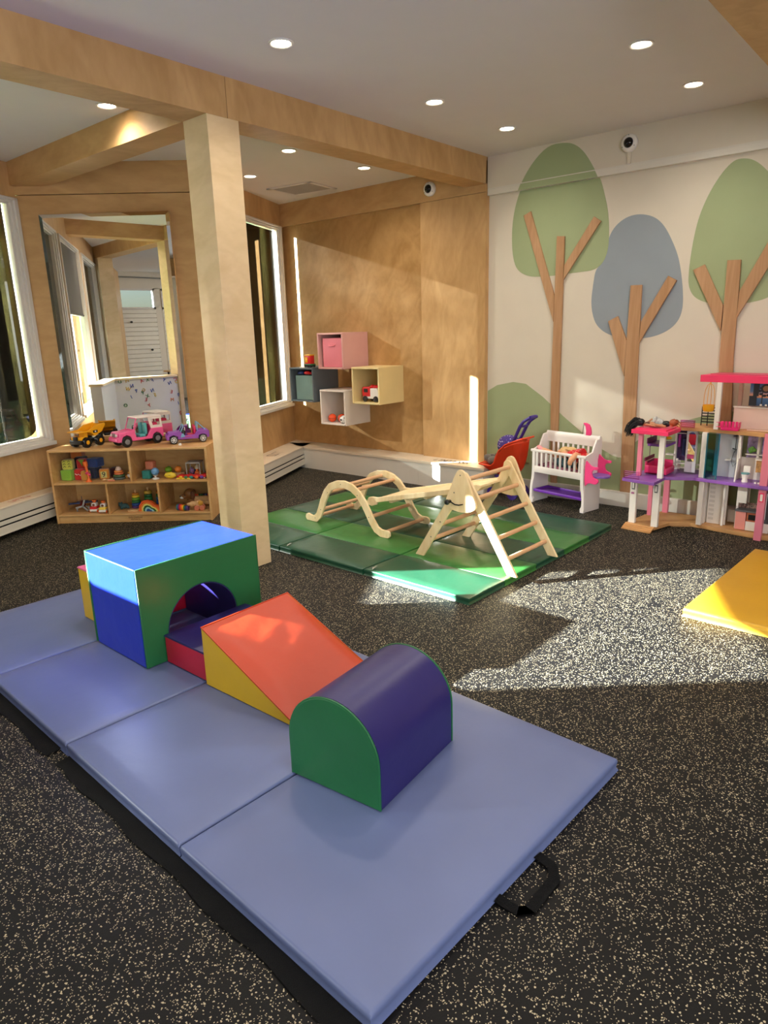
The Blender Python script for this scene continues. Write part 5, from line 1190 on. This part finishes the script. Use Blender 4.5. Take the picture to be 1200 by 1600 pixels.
# ------------------------------------------------------------------ toy stroller
def stroller():
    fwd = Vector((.10, .995, 0)).normalized(); rz = math.atan2(fwd.y, fwd.x)
    t = thing('toy_stroller', 'orange toy stroller with purple hood, handle and wheels beside the ledge', 'doll stroller', (5.13, 2.98, 0), rz)
    Or = mat('stroller_orange', (240, 74, 36), .35); Pu = mat('stroller_purple', (66, 46, 132), .35)
    # local x forward, y left, z up
    prof = [(.255, .277, .238), (.20, .272, .205), (.13, .272, .19), (.095, .300, .19), (.075, .36, .19), (.045, .415, .19), (-.02, .470, .19), (-.09, .498, .20), (-.185, .535, .23)]
    b = bm_(); n = len(prof); w = .088; rows = []
    ins = []
    for (x, zt, zb) in prof:
        xb = x*.72-.01
        rows.append([b.verts.new(q) for q in ((x, -w, zt), (x*.9, -w*.9, (zt+zb)/2), (xb, -w*.62, zb), (xb, w*.62, zb), (x*.9, w*.9, (zt+zb)/2), (x, w, zt))])
    for A, B in zip(rows, rows[1:]):
        for k in range(5): b.faces.new((A[k], A[k+1], B[k+1], B[k]))
    b.faces.new(rows[0]); b.faces.new(list(reversed(rows[-1])))
    bmesh.ops.solidify(b, geom=b.faces[:], thickness=.004); obj('body_shell', b, Or, t, smooth=60, sub=1)
    b = bm_()
    for s in (-1, 1): tube(b, [(x, s*w, zt) for x, zt, zb in prof], .0075)
    tube(b, [(.257, -w, .277), (.268, 0, .279), (.257, w, .277)], .0075); tube(b, [(-.185, -w, .535), (-.195, 0, .537), (-.185, w, .535)], .0075); obj('rim', b, Or, t, smooth=60)
    # hood
    b = bm_(); 
    ball(b, (.0, 0, .452), (.112, .084, .092), 20); obj('hood', b, spots('purple_hood_confetti', (72, 54, 130), (206, 196, 220), 45), t, smooth=60)
    # handle: two uprights, cross bar with oval opening
    b = bm_()
    for s in (-1, 1): tube(b, [(-.055, s*.045, .47), (-.10, s*.047, .55), (-.14, s*.05, .63), (-.175, s*.05, .675), (-.235, s*.045, .712)], [.015, .014, .015, .014, .013])
    tube(b, [(-.235, -.045, .712), (-.243, 0, .716), (-.235, .045, .712)], .015); tube(b, [(-.15, -.05, .635), (-.155, 0, .632), (-.15, .05, .635)], .011); obj('push_handle', b, Pu, t, smooth=60)
    b = bm_(); tube(b, [(.10, 0, .19), (.06, 0, .13), (.10, -.0, .085)], .012); box(b, -.10, .12, -.05, .05, .172, .19, bev=.006)
    for s in (-1, 1): tube(b, [(.09, s*.05, .18), (.12, s*.07, .06)], .009); tube(b, [(-.06, s*.05, .18), (-.10, s*.07, .06)], .009); 
    tube(b, [(.12, -.075, .06), (.12, .075, .06)], .006); tube(b, [(-.10, -.075, .06), (-.10, .075, .06)], .006); obj('undercarriage', b, Pu, t, smooth=50)
    for x, r in ((.12, .042), (-.10, .052)):
        for s in (-1, 1):
            b = bm_(); T_ = Matrix.Translation((x, s*.085, r+.001)) @ Matrix.Rotation(PI/2, 4, 'X')
            lathe(b, [(r*.72, -.010), (r*.97, -.010), (r, 0), (r*.97, .010), (r*.72, .010), (r*.70, 0)], 26, M=T_)
            for k in range(5): box(b, .0, r*.75, -.005, .005, -.005, .005, M=T_ @ Matrix.Rotation(2*PI*k/5, 4, 'Z'))
            w_ = obj('wheel', b, Pu, t, smooth=40)
            b = bm_(); cyl(b, (x, s*.085-.013, r+.001), (x, s*.085+.013, r+.001), .012); obj('hub', b, mat('hub_coral', (220, 60, 80), .4), w_)
    return t
stroller()
def plush():
    fwd = Vector((.10, .995, 0)).normalized(); rz = math.atan2(fwd.y, fwd.x)
    t = thing('plush_elephant', 'grey plush animal lying in the front of the toy stroller', 'soft toy', (5.15, 3.155, .245), rz)
    g = mat('grey_plush', (116, 108, 98), .95, bump=.6, bscale=150, sheen=.3)
    b = bm_(); ball(b, (.0, 0, .055), (.052, .045, .038)); ball(b, (.055, .0, .075), (.034, .036, .034)); ball(b, (-.05, .02, .075), (.018, .018, .024)); ball(b, (-.05, -.028, .07), (.018, .018, .026)); ball(b, (-.01, -.035, .09), (.016, .016, .028)); ball(b, (.025, -.03, .098), (.03, .014, .013)); obj('body', b, g, t, remesh=.004)
    for s in (-1, 1): b = bm_(); ball(b, (.052, s*.036, .082), (.016, .010, .026), 10); obj('ear', b, g, t)
    b = bm_(); ball(b, (-.004, -.043, .066), (.018, .008, .016), 10); obj('light_patch', b, mat('pale_plush', (160, 150, 130), .95), t)
plush()

# ------------------------------------------------------------------ dollhouse
def dollhouse():
    t = thing('dollhouse', 'large open pink, white and purple dollhouse with three floors by the tree wall', 'dollhouse', (5.05, 1.40, 0))
    O = Vector((5.05, 1.40, 0))
    pinkR = mat('dh_roof_pink', (240, 50, 104), .35); pk = mat('dh_pink', (228, 130, 150), .4); wh = mat('dh_white', (232, 224, 214), .4)
    pur = mat('dh_purple', (136, 84, 168), .35, var=.12); tan = mat('dh_tan', (196, 146, 92), .5, var=.15); paleP = mat('dh_pale_pink', (232, 200, 186), .4)
    hot = mat('dh_hot_pink', (226, 30, 110), .35); grey = mat('dh_grey', (92, 92, 94), .4)
    teal = clear_glass('dh_teal_glass', (.16, .52, .58), .10, .05); lil = clear_glass('dh_lilac_plastic', (.86, .56, .80), .08, .1)
    def W(pts): return [(x-O.x, y-O.y) for x, y in pts]
    def slab(nm, pts, z0, z1, m, bevel=.002): b = bm_(); prism(b, W(pts), z0, z1, 'XY'); return obj(nm, b, m, t, smooth=0, bevel=bevel)
    def bx(nm, x0, x1, y0, y1, z0, z1, m, par=None, bev=.0015, rz=None, c=None):
        b = bm_(); M = None
        if rz is not None: M = Matrix.Translation((c[0]-O.x, c[1]-O.y, 0)) @ Matrix.Rotation(rz, 4, 'Z') @ Matrix.Translation((-c[0]+O.x, -c[1]+O.y, 0))
        box(b, x0-O.x, x1-O.x, y0-O.y, y1-O.y, z0, z1, bev=bev, M=M); return obj(nm, b, m, par or t, smooth=0)
    A, B = (4.80, 1.80), (4.79, 1.59)
    base = [(4.80, 1.815), (4.782, 1.60), (4.965, 1.552), (5.05, 1.43), (4.985, .955), (4.985, .60), (5.27, .60), (5.27, 1.70), (5.10, 1.775)]
    slab('base_floor', base, .008, .032, tan)
    for k in range(3): slab('stair_step', [(4.80-.022*(3-k), 1.815), (4.782-.022*(3-k), 1.60), (4.80, 1.60), (4.80, 1.815)], .001, .009+.008*k, tan, 0)
    slab('base_skirt', [(4.985, 1.54), (5.06, 1.42), (4.995, .955), (4.995, .62), (5.26, .62), (5.26, 1.69), (5.10, 1.75)], 0, .008, tan, 0)
    second = [(4.725, 1.825), (4.68, 1.585), (4.90, 1.585), (4.99, 1.42), (4.935, .955), (4.935, .60), (5.27, .60), (5.27, 1.70), (5.06, 1.80)]
    slab('second_floor', second, .356, .378, pur)
    slab('lounge_roof', [(4.80, 1.81), (4.77, 1.545), (5.03, 1.545), (5.10, 1.62), (5.27, 1.70), (5.09, 1.80)], .688, .716, pinkR)
    slab('lounge_roof_step', [(4.83, 1.79), (4.80, 1.57), (5.02, 1.57), (5.02, 1.78)], .716, .724, pinkR, .001)
    slab('third_floor', [(5.03, 1.545), (5.04, 1.35), (4.965, .955), (4.965, .60), (5.27, .60), (5.27, 1.70), (5.10, 1.62)], .696, .722, tan)
    # corner columns
    def col(x, y, z0, z1, m, w=.034, d=.034, rz=0): return bx('column', x-w/2, x+w/2, y-d/2, y+d/2, z0, z1, m, rz=rz, c=(x, y))
    col(4.835, 1.775, .032, .356, wh, .03, .046); col(4.812, 1.605, .032, .356, wh, .03, .046)
    col(5.10, 1.745, .032, .356, pk, .03, .03); col(5.24, 1.675, .032, .356, pk, .03, .04)
    col(4.865, 1.76, .378, .688, pk, .03, .03); col(4.84, 1.60, .378, .688, wh, .028, .036)
    col(5.04, 1.372, .032, .356, wh, .034, .034); col(5.03, 1.378, .378, .696, wh, .034, .034)
    col(4.985, .975, .0, .722, pk, .045, .045); col(4.985, .62, .0, .722, pk, .045, .045)
    # clips printed on the front columns
    for x, y, z in ((4.818, 1.775, .31), (4.795, 1.605, .31)):
        bx('column_clip', x-.003, x, y-.010, y+.010, z-.028, z+.028, grey, bev=0); bx('column_clip', x-.0045, x-.003, y-.006, y+.006, z-.02, z+.02, wh, bev=0)
    bx('pink_button', 4.815, 4.820, 1.768, 1.788, .248, .262, mat('dh_mauve', (186, 110, 150), .4))
    bx('column_clip', 4.958, 4.962, .962, .988, .268, .33, pinkR, bev=0); bx('column_clip', 4.956, 4.958, .967, .983, .275, .322, wh, bev=0)
    # rear walls of the right wing (kitchen, bathroom) and white dividers
    xr = 5.25
    bx('kitchen_divider', 5.08, 5.25, 1.352, 1.362, .032, .356, wh); bx('kitchen_wall_strip', 5.12, 5.135, 1.22, 1.345, .032, .356, wh)
    b = bm_()
    for k in range(9): box(b, 5.116-O.x, 5.120-O.x, 1.30-O.y, 1.335-O.y, .06+k*.032, .078+k*.032)
    obj('moulded_shelves', b, mat('dh_offwhite', (214, 206, 196), .5), t, smooth=0)
    b = bm_(); box(b, 5.20-O.x, 5.21-O.x, 1.15-O.y, 1.225-O.y, .04, .13); obj('low_panel', b, wh, t, smooth=0)
    for y in (1.235, 1.145): bx('door_post', 5.09, 5.11, y-.007, y+.007, .032, .356, wh)
    bx('kitchen_cabinet', 5.05, 5.13, 1.075, 1.14, .036, .165, mat('dh_salmon', (222, 142, 130), .45)); bx('kitchen_cabinet', 5.05, 5.13, 1.0, 1.073, .036, .10, wh); bx('kitchen_cabinet', 5.04, 5.13, .93, .998, .036, .10, wh)
    ov = bx('oven', 5.052, 5.13, 1.005, 1.070, .10, .165, mat('dh_copper', (176, 96, 66), .35)); bx('oven_window', 5.050, 5.052, 1.015, 1.060, .112, .150, M_blk, ov)
    bx('countertop', 5.04, 5.135, 1.0, 1.145, .165, .175, grey); bx('backsplash', 5.130, 5.135, 1.0, 1.145, .175, .215, mat('dh_mosaic', (150, 120, 110), .5, var=1.0, vscale=90))
    bx('fridge', 5.05, 5.13, .93, .998, .10, .335, mat('dh_steel', (74, 74, 78), .3)); 
    for y in (.958, .968): bx('fridge_handle', 5.043, 5.048, y-.002, y+.002, .13, .31, mat('dh_chrome', (190, 190, 192), .2), bev=0)
    bx('wall_cabinet', 5.09, 5.13, 1.09, 1.14, .215, .345, wh); bx('window_frame', 5.125, 5.13, 1.0, 1.008, .215, .35, wh); bx('window_frame', 5.125, 5.13, 1.08, 1.088, .215, .35, wh)
    # bathroom
    bx('shower_wall', 5.13, 5.14, 1.17, 1.335, .378, .696, mat('dh_pearl', (206, 206, 210), .35)); bx('shower_wall', 5.05, 5.14, 1.162, 1.170, .378, .696, wh)
    b = bm_(); box(b, 4.985-O.x, 4.989-O.x, 1.275-O.y, 1.352-O.y, .382, .696); obj('shower_door', b, teal, t, smooth=0)
    bx('shower_door_frame', 4.983, 4.991, 1.346, 1.354, .382, .696, mat('dh_teal_edge', (24, 92, 110), .3)); bx('shower_door_frame', 4.983, 4.991, 1.270, 1.278, .382, .696, MATS['dh_teal_edge'])
    b = bm_()
    def PT(*a): return [(x-O.x, y-O.y, z) for x, y, z in a]
    tube(b, PT((5.12, 1.20, .68), (5.12, 1.20, .57), (5.10, 1.20, .56)), .003); tube(b, PT((5.11, 1.215, .585), (5.10, 1.19, .58)), .005); tube(b, PT((5.11, 1.205, .56), (5.10, 1.215, .50), (5.10, 1.20, .46), (5.10, 1.18, .49), (5.10, 1.175, .57)), .0022); ball(b, (5.09-O.x, 1.20-O.y, .675), (.014, .014, .005), 10); obj('shower_fitting', b, grey, t)
    bx('soap_shelf', 5.09, 5.13, 1.215, 1.255, .50, .508, wh)
    b = bm_(); tube(b, PT((4.99, 1.155, .38), (4.985, 1.15, .46), (4.985, 1.145, .54), (4.98, 1.138, .545), (4.985, 1.14, .62), (4.985, 1.145, .69)), .0055); obj('bent_pole', b, wh, t)
    bx('bathroom_wall', 5.13, 5.14, .95, 1.16, .378, .53, wh)
    for y0, y1 in ((1.065, 1.13), (.965, 1.04)): bx('papered_panel', 5.128, 5.132, y0, y1, .53, .69, mat('dh_wallpaper', (170, 150, 196), .5, var=.5, vscale=30))
    bx('bathroom_post', 5.09, 5.135, 1.045, 1.060, .53, .69, wh); bx('window_shelf', 5.09, 5.13, .96, 1.13, .552, .560, wh)
    b = bm_(); [ball(b, (5.10-O.x+dx, 1.09-O.y+dy, .583+dz), .014, 8) for dx, dy, dz in ((0, 0, 0), (0, .014, .006), (0, -.014, .004), (0, 0, .016), (0, .008, -.006))]; obj('plant', b, mat('dh_leaf', (90, 140, 50), .6), t)
    b = bm_(); T_ = Matrix.Translation((5.02-O.x, 1.10-O.y, .3785)); lathe(b, [(.018, 0), (.019, .01), (.016, .02), (.024, .05), (.026, .056), (.0, .057)], 20, M=T_); box(b, .032, .05, -.022, .022, .03, .105, M=T_, bev=.004); toilet = obj('toilet', b, wh, t, smooth=50)
    b = bm_(); cyl(b, (5.02-O.x, 1.10-O.y, .4355), (5.02-O.x, 1.10-O.y, .442), .027, seg=24); obj('toilet_seat', b, MATS['dh_teal_edge'] if False else mat('dh_seat_teal', (84, 146, 150), .35), toilet)
    bx('vanity', 5.04, 5.13, .965, 1.045, .448, .53, mat('dh_woodprint', (170, 126, 76), .45, var=.5, vscale=60)); bx('vanity_top', 5.03, 5.13, .96, 1.05, .53, .538, wh)
    # bedroom in the middle: wardrobe, mirror door, bunk beds
    bx('bedroom_back_panel', 5.22, 5.225, 1.585, 1.64, .378, .56, wh)
    bx('wardrobe', 5.16, 5.17, 1.53, 1.60, .46, .69, mat('dh_darkpurple', (70, 44, 92), .5, var=.6, vscale=40))
    for y in (1.525, 1.605, 1.41): bx('wardrobe_post', 5.13, 5.165, y-.005, y+.005, .40, .696, wh)
    for z in (.66, .44, .41): bx('wardrobe_shelf', 5.12, 5.165, 1.41, 1.605, z, z+.005, wh)
    bx('hanging_clothes', 5.14, 5.155, 1.575, 1.59, .56, .65, mat('dh_magenta', (160, 50, 130), .6)); bx('hanging_clothes', 5.14, 5.155, 1.54, 1.56, .50, .62, mat('dh_navy', (50, 60, 110), .6)); bx('white_box', 5.115, 5.13, 1.575, 1.59, .465, .478, wh)
    fr = bx('mirror_door', 5.095, 5.105, 1.445, 1.52, .39, .69, mat('dh_pearl', (206, 206, 210), .35)); b = bm_()
    P = [(1.458+.0, .47), (1.507, .47), (1.510, .65)]+[(1.4825+.0275*math.cos(a), .65+.03*math.sin(a)) for a in [PI*k/8 for k in range(9)]]+[(1.455, .65)]
    prism(b, [(y-O.y, z) for y, z in P], 5.0925-O.x, 5.0948-O.x, 'YZ'); obj('mirror_pane', b, bpy.data.materials['silver_mirror'], fr, smooth=0)
    bx('mirror_shelf_pink', 5.085, 5.094, 1.46, 1.505, .49, .52, mat('dh_rose', (196, 80, 120), .4))
    # lower bunk (pink), upper bunk (purple)
    b = bm_()
    for q in ((4.93, 5.10, 1.59, 1.60, .385, .43), (4.93, 4.94, 1.60, 1.74, .385, .445), (4.93, 5.10, 1.735, 1.745, .385, .47), (5.09, 5.10, 1.60, 1.74, .385, .47), (4.93, 5.10, 1.60, 1.74, .385, .395)): box(b, q[0]-O.x, q[1]-O.x, q[2]-O.y, q[3]-O.y, q[4], q[5], bev=.003)
    o = obj('lower_bunk_bed', b, mat('dh_bedpink', (222, 52, 108), .35), t)
    b = bm_()
    for k in range(6): tube(b, PT((4.955+.022*k, 1.7335, .455), (4.955+.022*k, 1.7335, .47), (4.966+.022*k, 1.7335, .47), (4.966+.022*k, 1.7335, .455)), .0015, seg=4)
    obj('bed_pattern', b, mat('dh_wine', (110, 20, 60), .5), o)
    bx('bed_rail', 4.92, 5.10, 1.737, 1.747, .475, .50, MATS['dh_wine'])
    up = bx('upper_bunk_bed', 4.93, 5.12, 1.60, 1.735, .585, .602, mat('dh_bunkpurple', (120, 70, 160), .35)); bx('bunk_guard', 4.93, 5.12, 1.735, 1.742, .60, .64, mat('dh_plum', (100, 40, 90), .4), up)
    for z0, z1 in ((.602, .69), (.50, .585)): bx('bunk_post', 5.0, 5.004, 1.738, 1.742, z0, z1, MATS['dh_plum'], bev=0)
    b = bm_(); ball(b, (5.06-O.x, 1.64-O.y, .632), (.02, .03, .012), 12); obj('bunk_pillow', b, tY, t)
    bx('bedroom_sill', 5.10, 5.14, 1.605, 1.66, .50, .51, wh)
    # clear balcony panels
    for nm, q in (('balcony_panel', (4.715, 4.718, 1.70, 1.815, .378, .435)), ('balcony_panel', (5.005, 5.008, 1.445, 1.545, .722, .775))):
        o = bx(nm, *q, lil, bev=0)
        b = bm_()
        for k in range(4): z = q[4]+.014+k*.013; box(b, q[0]-.001-O.x, q[1]+.001-O.x, q[2]+.012-O.y, q[3]-.012-O.y, z, z+.0018)
        obj('panel_rib', b, mat('dh_lilac_edge', (206, 130, 190), .4), o, smooth=0)
    # top storey
    slab('top_roof', [(5.03, 1.445), (4.985, .95), (4.985, .60), (5.27, .60), (5.27, 1.40)], 1.038, 1.085, pinkR)
    slab('roof_panel', [(5.06, 1.39), (5.03, .97), (5.03, .64), (5.22, .64), (5.22, 1.37)], 1.085, 1.090, mat('dh_roof_dark', (206, 60, 100), .4), 0)
    col(5.025, 1.312, .722, 1.038, wh, .03, .03); bx('rear_post', 5.235, 5.26, 1.22, 1.245, .722, 1.038, paleP); bx('rear_post', 5.20, 5.22, 1.135, 1.155, .722, 1.038, wh)
    bx('parapet', 5.12, 5.13, .60, 1.235, .722, .865, paleP); bx('parapet_rail', 5.11, 5.135, .60, 1.24, .865, .875, wh)
    bx('parapet', 5.04, 5.05, .60, 1.125, .725, .73, paleP)
    # sunset picture board
    m = bpy.data.materials.new('sunset_print'); m.use_nodes = True; N = m.node_tree.nodes; Lk = m.node_tree.links
    tc = N.new('ShaderNodeTexCoord'); sp = N.new('ShaderNodeSeparateXYZ'); Lk.new(tc.outputs['Object'], sp.inputs[0]); mr = N.new('ShaderNodeMapRange'); mr.inputs[1].default_value = .885; mr.inputs[2].default_value = 1.035; Lk.new(sp.outputs[2], mr.inputs[0])
    cr_ = N.new('ShaderNodeValToRGB'); Lk.new(mr.outputs[0], cr_.inputs[0]); e = cr_.color_ramp.elements
    e[0].position = 0; e[0].color = srgb(40, 54, 84); e[1].position = 1; e[1].color = srgb(56, 84, 140)
    for ps, c in ((.22, (60, 96, 140)), (.34, (70, 110, 150)), (.38, (226, 150, 100)), (.5, (214, 150, 130)), (.62, (96, 120, 160))): x = e.new(ps); x.color = srgb(c)
    Lk.new(cr_.outputs[0], N['Principled BSDF'].inputs[0])
    pic = bx('picture_board', 5.085, 5.09, .62, 1.14, .885, 1.035, m, bev=0)
    b = bm_(); c = Vector((5.083-O.x, 1.045-O.y, .985)); cyl(b, c+Vector((-.001, 0, .015)), c+Vector((.001, 0, .015)), .030, seg=20)
    for k in range(9): a = 2*PI*k/9; q = c+Vector((0, .034*math.cos(a), -.002+.03*math.sin(a))); ball(b, q, (.001, .012, .008), 8)
    box(b, c.x-.001, c.x+.001, c.y-.003+.018, c.y+.003+.018, .90, .985); obj('palm_print', b, mat('dh_ink', (34, 34, 44), .6), pic)
    b = bm_(); cyl(b, c+Vector((-.003, 0, .015)), c+Vector((-.001, 0, .015)), .018, seg=20); obj('sun_print', b, mat('dh_sunbrown', (150, 110, 80), .6), pic)
    b = bm_(); box(b, 5.080-O.x, 5.084-O.x, 1.095-O.y, 1.14-O.y, .885, .95); box(b, 5.080-O.x, 5.084-O.x, 1.085-O.y, 1.118-O.y, .95, 1.035); obj('dark_window_print', b, MATS['dh_ink'], pic, smooth=0)
    # white stools printed along the picture's foot
    b = bm_(); R = random.Random(2)
    for k in range(14): y = 1.06-.03*k; box(b, 5.081-O.x, 5.084-O.x, y-O.y, y+.012-O.y, .887, .892+.006*R.random())
    obj('white_furniture_print', b, wh, pic, smooth=0)
    # railing, hanging chair, hot pink sofa
    b = bm_()
    for z in (.745, .765, .785, .805, .825, .845): box(b, 5.17-O.x, 5.175-O.x, 1.36-O.y, 1.455-O.y, z, z+.007)
    for y in (1.362, 1.41, 1.45): box(b, 5.168-O.x, 5.172-O.x, y-O.y, y+.006-O.y, .722, .855)
    obj('black_railing', b, M_blk, t, smooth=0)
    b = bm_(); cx, cy = 5.03-O.x, 1.375-O.y
    for a in (rad(0), rad(70), rad(180), rad(250)): tube(b, [(cx+.040*math.cos(a)*s, cy+.040*math.sin(a)*s, z) for s, z in ((0, 1.03), (.5, 1.018), (.85, .985), (1.0, .94), (.98, .895), (.85, .865))], .002, seg=5)
    tube(b, [(cx, cy, 1.03), (cx, cy, 1.04)], .004); hg = obj('swing_frame', b, tm('swingyellow', (226, 160, 50)), t)
    b = bm_(); lathe(b, [(.028, .84), (.036, .85), (.038, .885), (.034, .885), (.032, .856), (.0, .852)], 20, M=Matrix.Translation((cx, cy, 0))); obj('swing_seat', b, tm('swingseat', (236, 166, 20)), hg, smooth=50)
    b = bm_(); box(b, 4.985-O.x, 5.03-O.x, 1.165-O.y, 1.275-O.y, .7225, .745, bev=.004)
    for k in range(5): box(b, 4.985-O.x, 4.995-O.x, 1.168+k*.022-O.y, 1.186+k*.022-O.y, .735, .785, bev=.005)
    box(b, 4.99-O.x, 5.03-O.x, 1.160-O.y, 1.166-O.y, .74, .78, bev=.002); box(b, 4.99-O.x, 5.03-O.x, 1.275-O.y, 1.282-O.y, .74, .78, bev=.002); so = obj('pink_bench', b, hot, t)
    b = bm_(); tube(b, PT((4.99, 1.282, .775), (4.99, 1.305, .775)), .002); tube(b, PT((4.99, 1.282, .745), (4.99, 1.305, .745)), .002); obj('bench_arm', b, hot, so)
    b = bm_(); [box(b, 5.0-O.x, 5.012-O.x, y-O.y, y+.012-O.y, .3785, .388) for y in (.985, 1.005, 1.025)]; obj('white_cups', b, wh, t, smooth=0)
    return t
dollhouse()
M_bhair = mat('black_doll_hair', (14, 11, 10), .5); M_auburn = mat('auburn_hair', (150, 70, 34), .55)
doll('fashion_doll', 'doll with long black hair lying on the small pink roof, hair hanging over the edge', (4.90, 1.77, .7245), rad(-88),
     [('b', (-.005, 0, .024), (.020, .018, .022)), ('c', (.02, 0, .02), (.075, 0, .022), .014, .018), ('c', (.075, -.008, .02), (.16, -.02, .014), .012, .009), ('c', (.075, .008, .02), (.15, .015, .016), .012, .009), ('c', (.03, -.018, .02), (.10, -.035, .014), .008, .006), ('c', (.03, .018, .028), (.055, .02, .055), .008, .006), ('c', (.055, .02, .055), (.085, .01, .035), .006, .005)],
     (M_bhair, [((-.015, 0, .030), (.032, .030, .028))], [(-1, -.25, .25), (-.9, -.3, -1.0), (-.2, -.05, -1.6)], 90, .095, .0035),
     (mat('brown_top', (90, 50, 40), .8), [('b', (.04, 0, .022), (.03, .02, .016))]), M_skinb, vox=.003)
doll('fashion_doll', 'red haired doll in white and black clothes lying on the small pink roof', (4.93, 1.585, .7245), rad(92),
     [('b', (-.01, 0, .026), (.019, .018, .021)), ('c', (.015, 0, .022), (.06, 0, .025), .012, .016), ('c', (.06, -.01, .024), (.15, -.03, .012), .012, .009), ('c', (.06, .01, .024), (.14, .015, .015), .012, .009)],
     (M_auburn, [((-.018, .0, .036), (.030, .026, .026)), ((-.035, .005, .045), (.02, .018, .016))], [(-.6, .1, .3), (-.4, 0, -.5)], 24, .04, .004),
     (mat('grey_silk_dress', (176, 176, 172), .6, var=.3, vscale=60), [('c', (.05, 0, .028), (.105, -.005, .036), .020, .036), ('b', (.105, 0, .045), (.02, .035, .03))]), M_skin,
     lambda t: obj('black_bodice', (lambda b: (ball(b, (.03, 0, .026), (.032, .021, .022), 12), b)[1])(bm_()), M_blk, t), vox=.003)

# ------------------------------------------------------------------ magnet letters on the half wall, table and chairs (seen in the mirror)
LT_POS = [('D', 'green', 4.318, 0.914), ('M', 'yellow', 4.224, 0.919), ('A', 'red', 4.040, 0.902), ('X', 'green', 3.961, 0.912), ('F', 'blue', 3.900, 0.901), ('Y', 'blue', 3.744, 0.895), ('C', 'red', 3.590, 0.894), ('N', 'blue', 3.672, 0.852), ('U', 'yellow', 3.576, 0.862), ('N', 'blue', 4.173, 0.851), ('W', 'yellow', 4.225, 0.816), ('P', 'blue', 4.127, 0.785), ('G', 'yellow', 4.029, 0.789), ('P', 'green', 4.048, 0.756), ('N', 'blue', 3.916, 0.776), ('X', 'green', 3.985, 0.711), ('E', 'red', 4.010, 0.666), ('S', 'yellow', 3.885, 0.717), ('I', 'blue', 4.195, 0.715), ('Y', 'red', 4.422, 0.615), ('O', 'green', 4.281, 0.618), ('Y', 'red', 3.975, 0.590), ('E', 'red', 3.660, 0.737), ('B', 'blue', 3.566, 0.693), ('M', 'orange', 3.661, 0.636), ('I', 'blue', 3.581, 0.585), ('Q', 'red', 3.556, 0.460)]
LC = {'green': tm('mgreen', (30, 120, 60)), 'yellow': tm('myellow', (224, 180, 40)), 'red': tm('mred', (196, 40, 44)), 'blue': tm('mblue', (36, 80, 170)), 'orange': tm('morange', (200, 100, 40))}
seen = {}
for ch, c, y, z in LT_POS:
    R_ = Matrix.Translation((.1238, y, z)) @ Matrix.Rotation(PI/2, 4, 'Z') @ Matrix.Rotation(PI/2, 4, 'X')
    b = text_bm(ch, .062, .006, R_ @ Matrix.Rotation(random.Random(int(y*1000)).uniform(-.5, .5), 4, 'Z'))
    k = (ch, c); seen[k] = seen.get(k, 0)+1
    o = obj('magnet_letter', b, LC[c], smooth=0)
    where = 'near the top of' if z > .75 else 'halfway up' if z > .55 else 'low down on'
    tag(o, f'{c} magnet letter {ch} {where} the white half wall, seen in the mirror', 'magnet letter', 'magnet letters on the half wall')
def cafe_chair(x, y, rz, label):
    t = thing('dining_chair', label, 'chair', (x, y, 0), rz)
    b = bm_(); box(b, -.22, .22, -.21, .21, .44, .47, bev=.015); obj('seat', b, M_blk, t)
    b = bm_(); prism(b, smooth_poly([(-.2, .62), (-.2, .84), (-.1, .88), (.1, .88), (.2, .84), (.2, .62)], 2), .20, .225, 'XZ'); obj('backrest', b, M_blk, t, smooth=40)
    for sx in (-1, 1):
        b = bm_(); tube(b, [(sx*.18, -.19, 0), (sx*.17, -.17, .45)], .012); obj('leg', b, MATS['grey_conduit'], t)
        b = bm_(); tube(b, [(sx*.18, .21, 0), (sx*.17, .19, .45), (sx*.16, .22, .80)], .012); obj('leg', b, MATS['grey_conduit'], t)
t = thing('cafe_table', 'pale rectangular table beyond the half wall, seen in the mirror', 'table', (-4.6, .75, 0))
b = bm_(); box(b, -.4, .4, -.7, .7, .73, .76, bev=.008); obj('tabletop', b, MATS['pale_maple'], t)
for sx in (-1, 1):
    for sy in (-1, 1): b = bm_(); cyl(b, (sx*.34, sy*.62, 0), (sx*.34, sy*.62, .73), .02); obj('leg', b, M_blk, t)
cafe_chair(-4.0, 1.1, rad(-90), 'black chair at the long side of the pale table, seen in the mirror'); cafe_chair(-4.0, .2, rad(-90), 'black chair at the near corner of the pale table, seen in the mirror')
for y, z in ((1.40, 1.75), (.30, 1.78), (1.0, 1.15), (.55, 1.18)):
    b = bm_(); cyl(b, (XL+.012, y, z), (XL+.05, y, z), .018); ball(b, (XL+.055, y, z), .024, 10); tag(obj('slat_wall_hook', b, M_blk), 'round black hook on the far slat wall, ' + ('high' if z > 1.5 else 'low') + ' on the ' + ('left' if (y > .9) else 'right') + ' side in the mirror', 'hook')
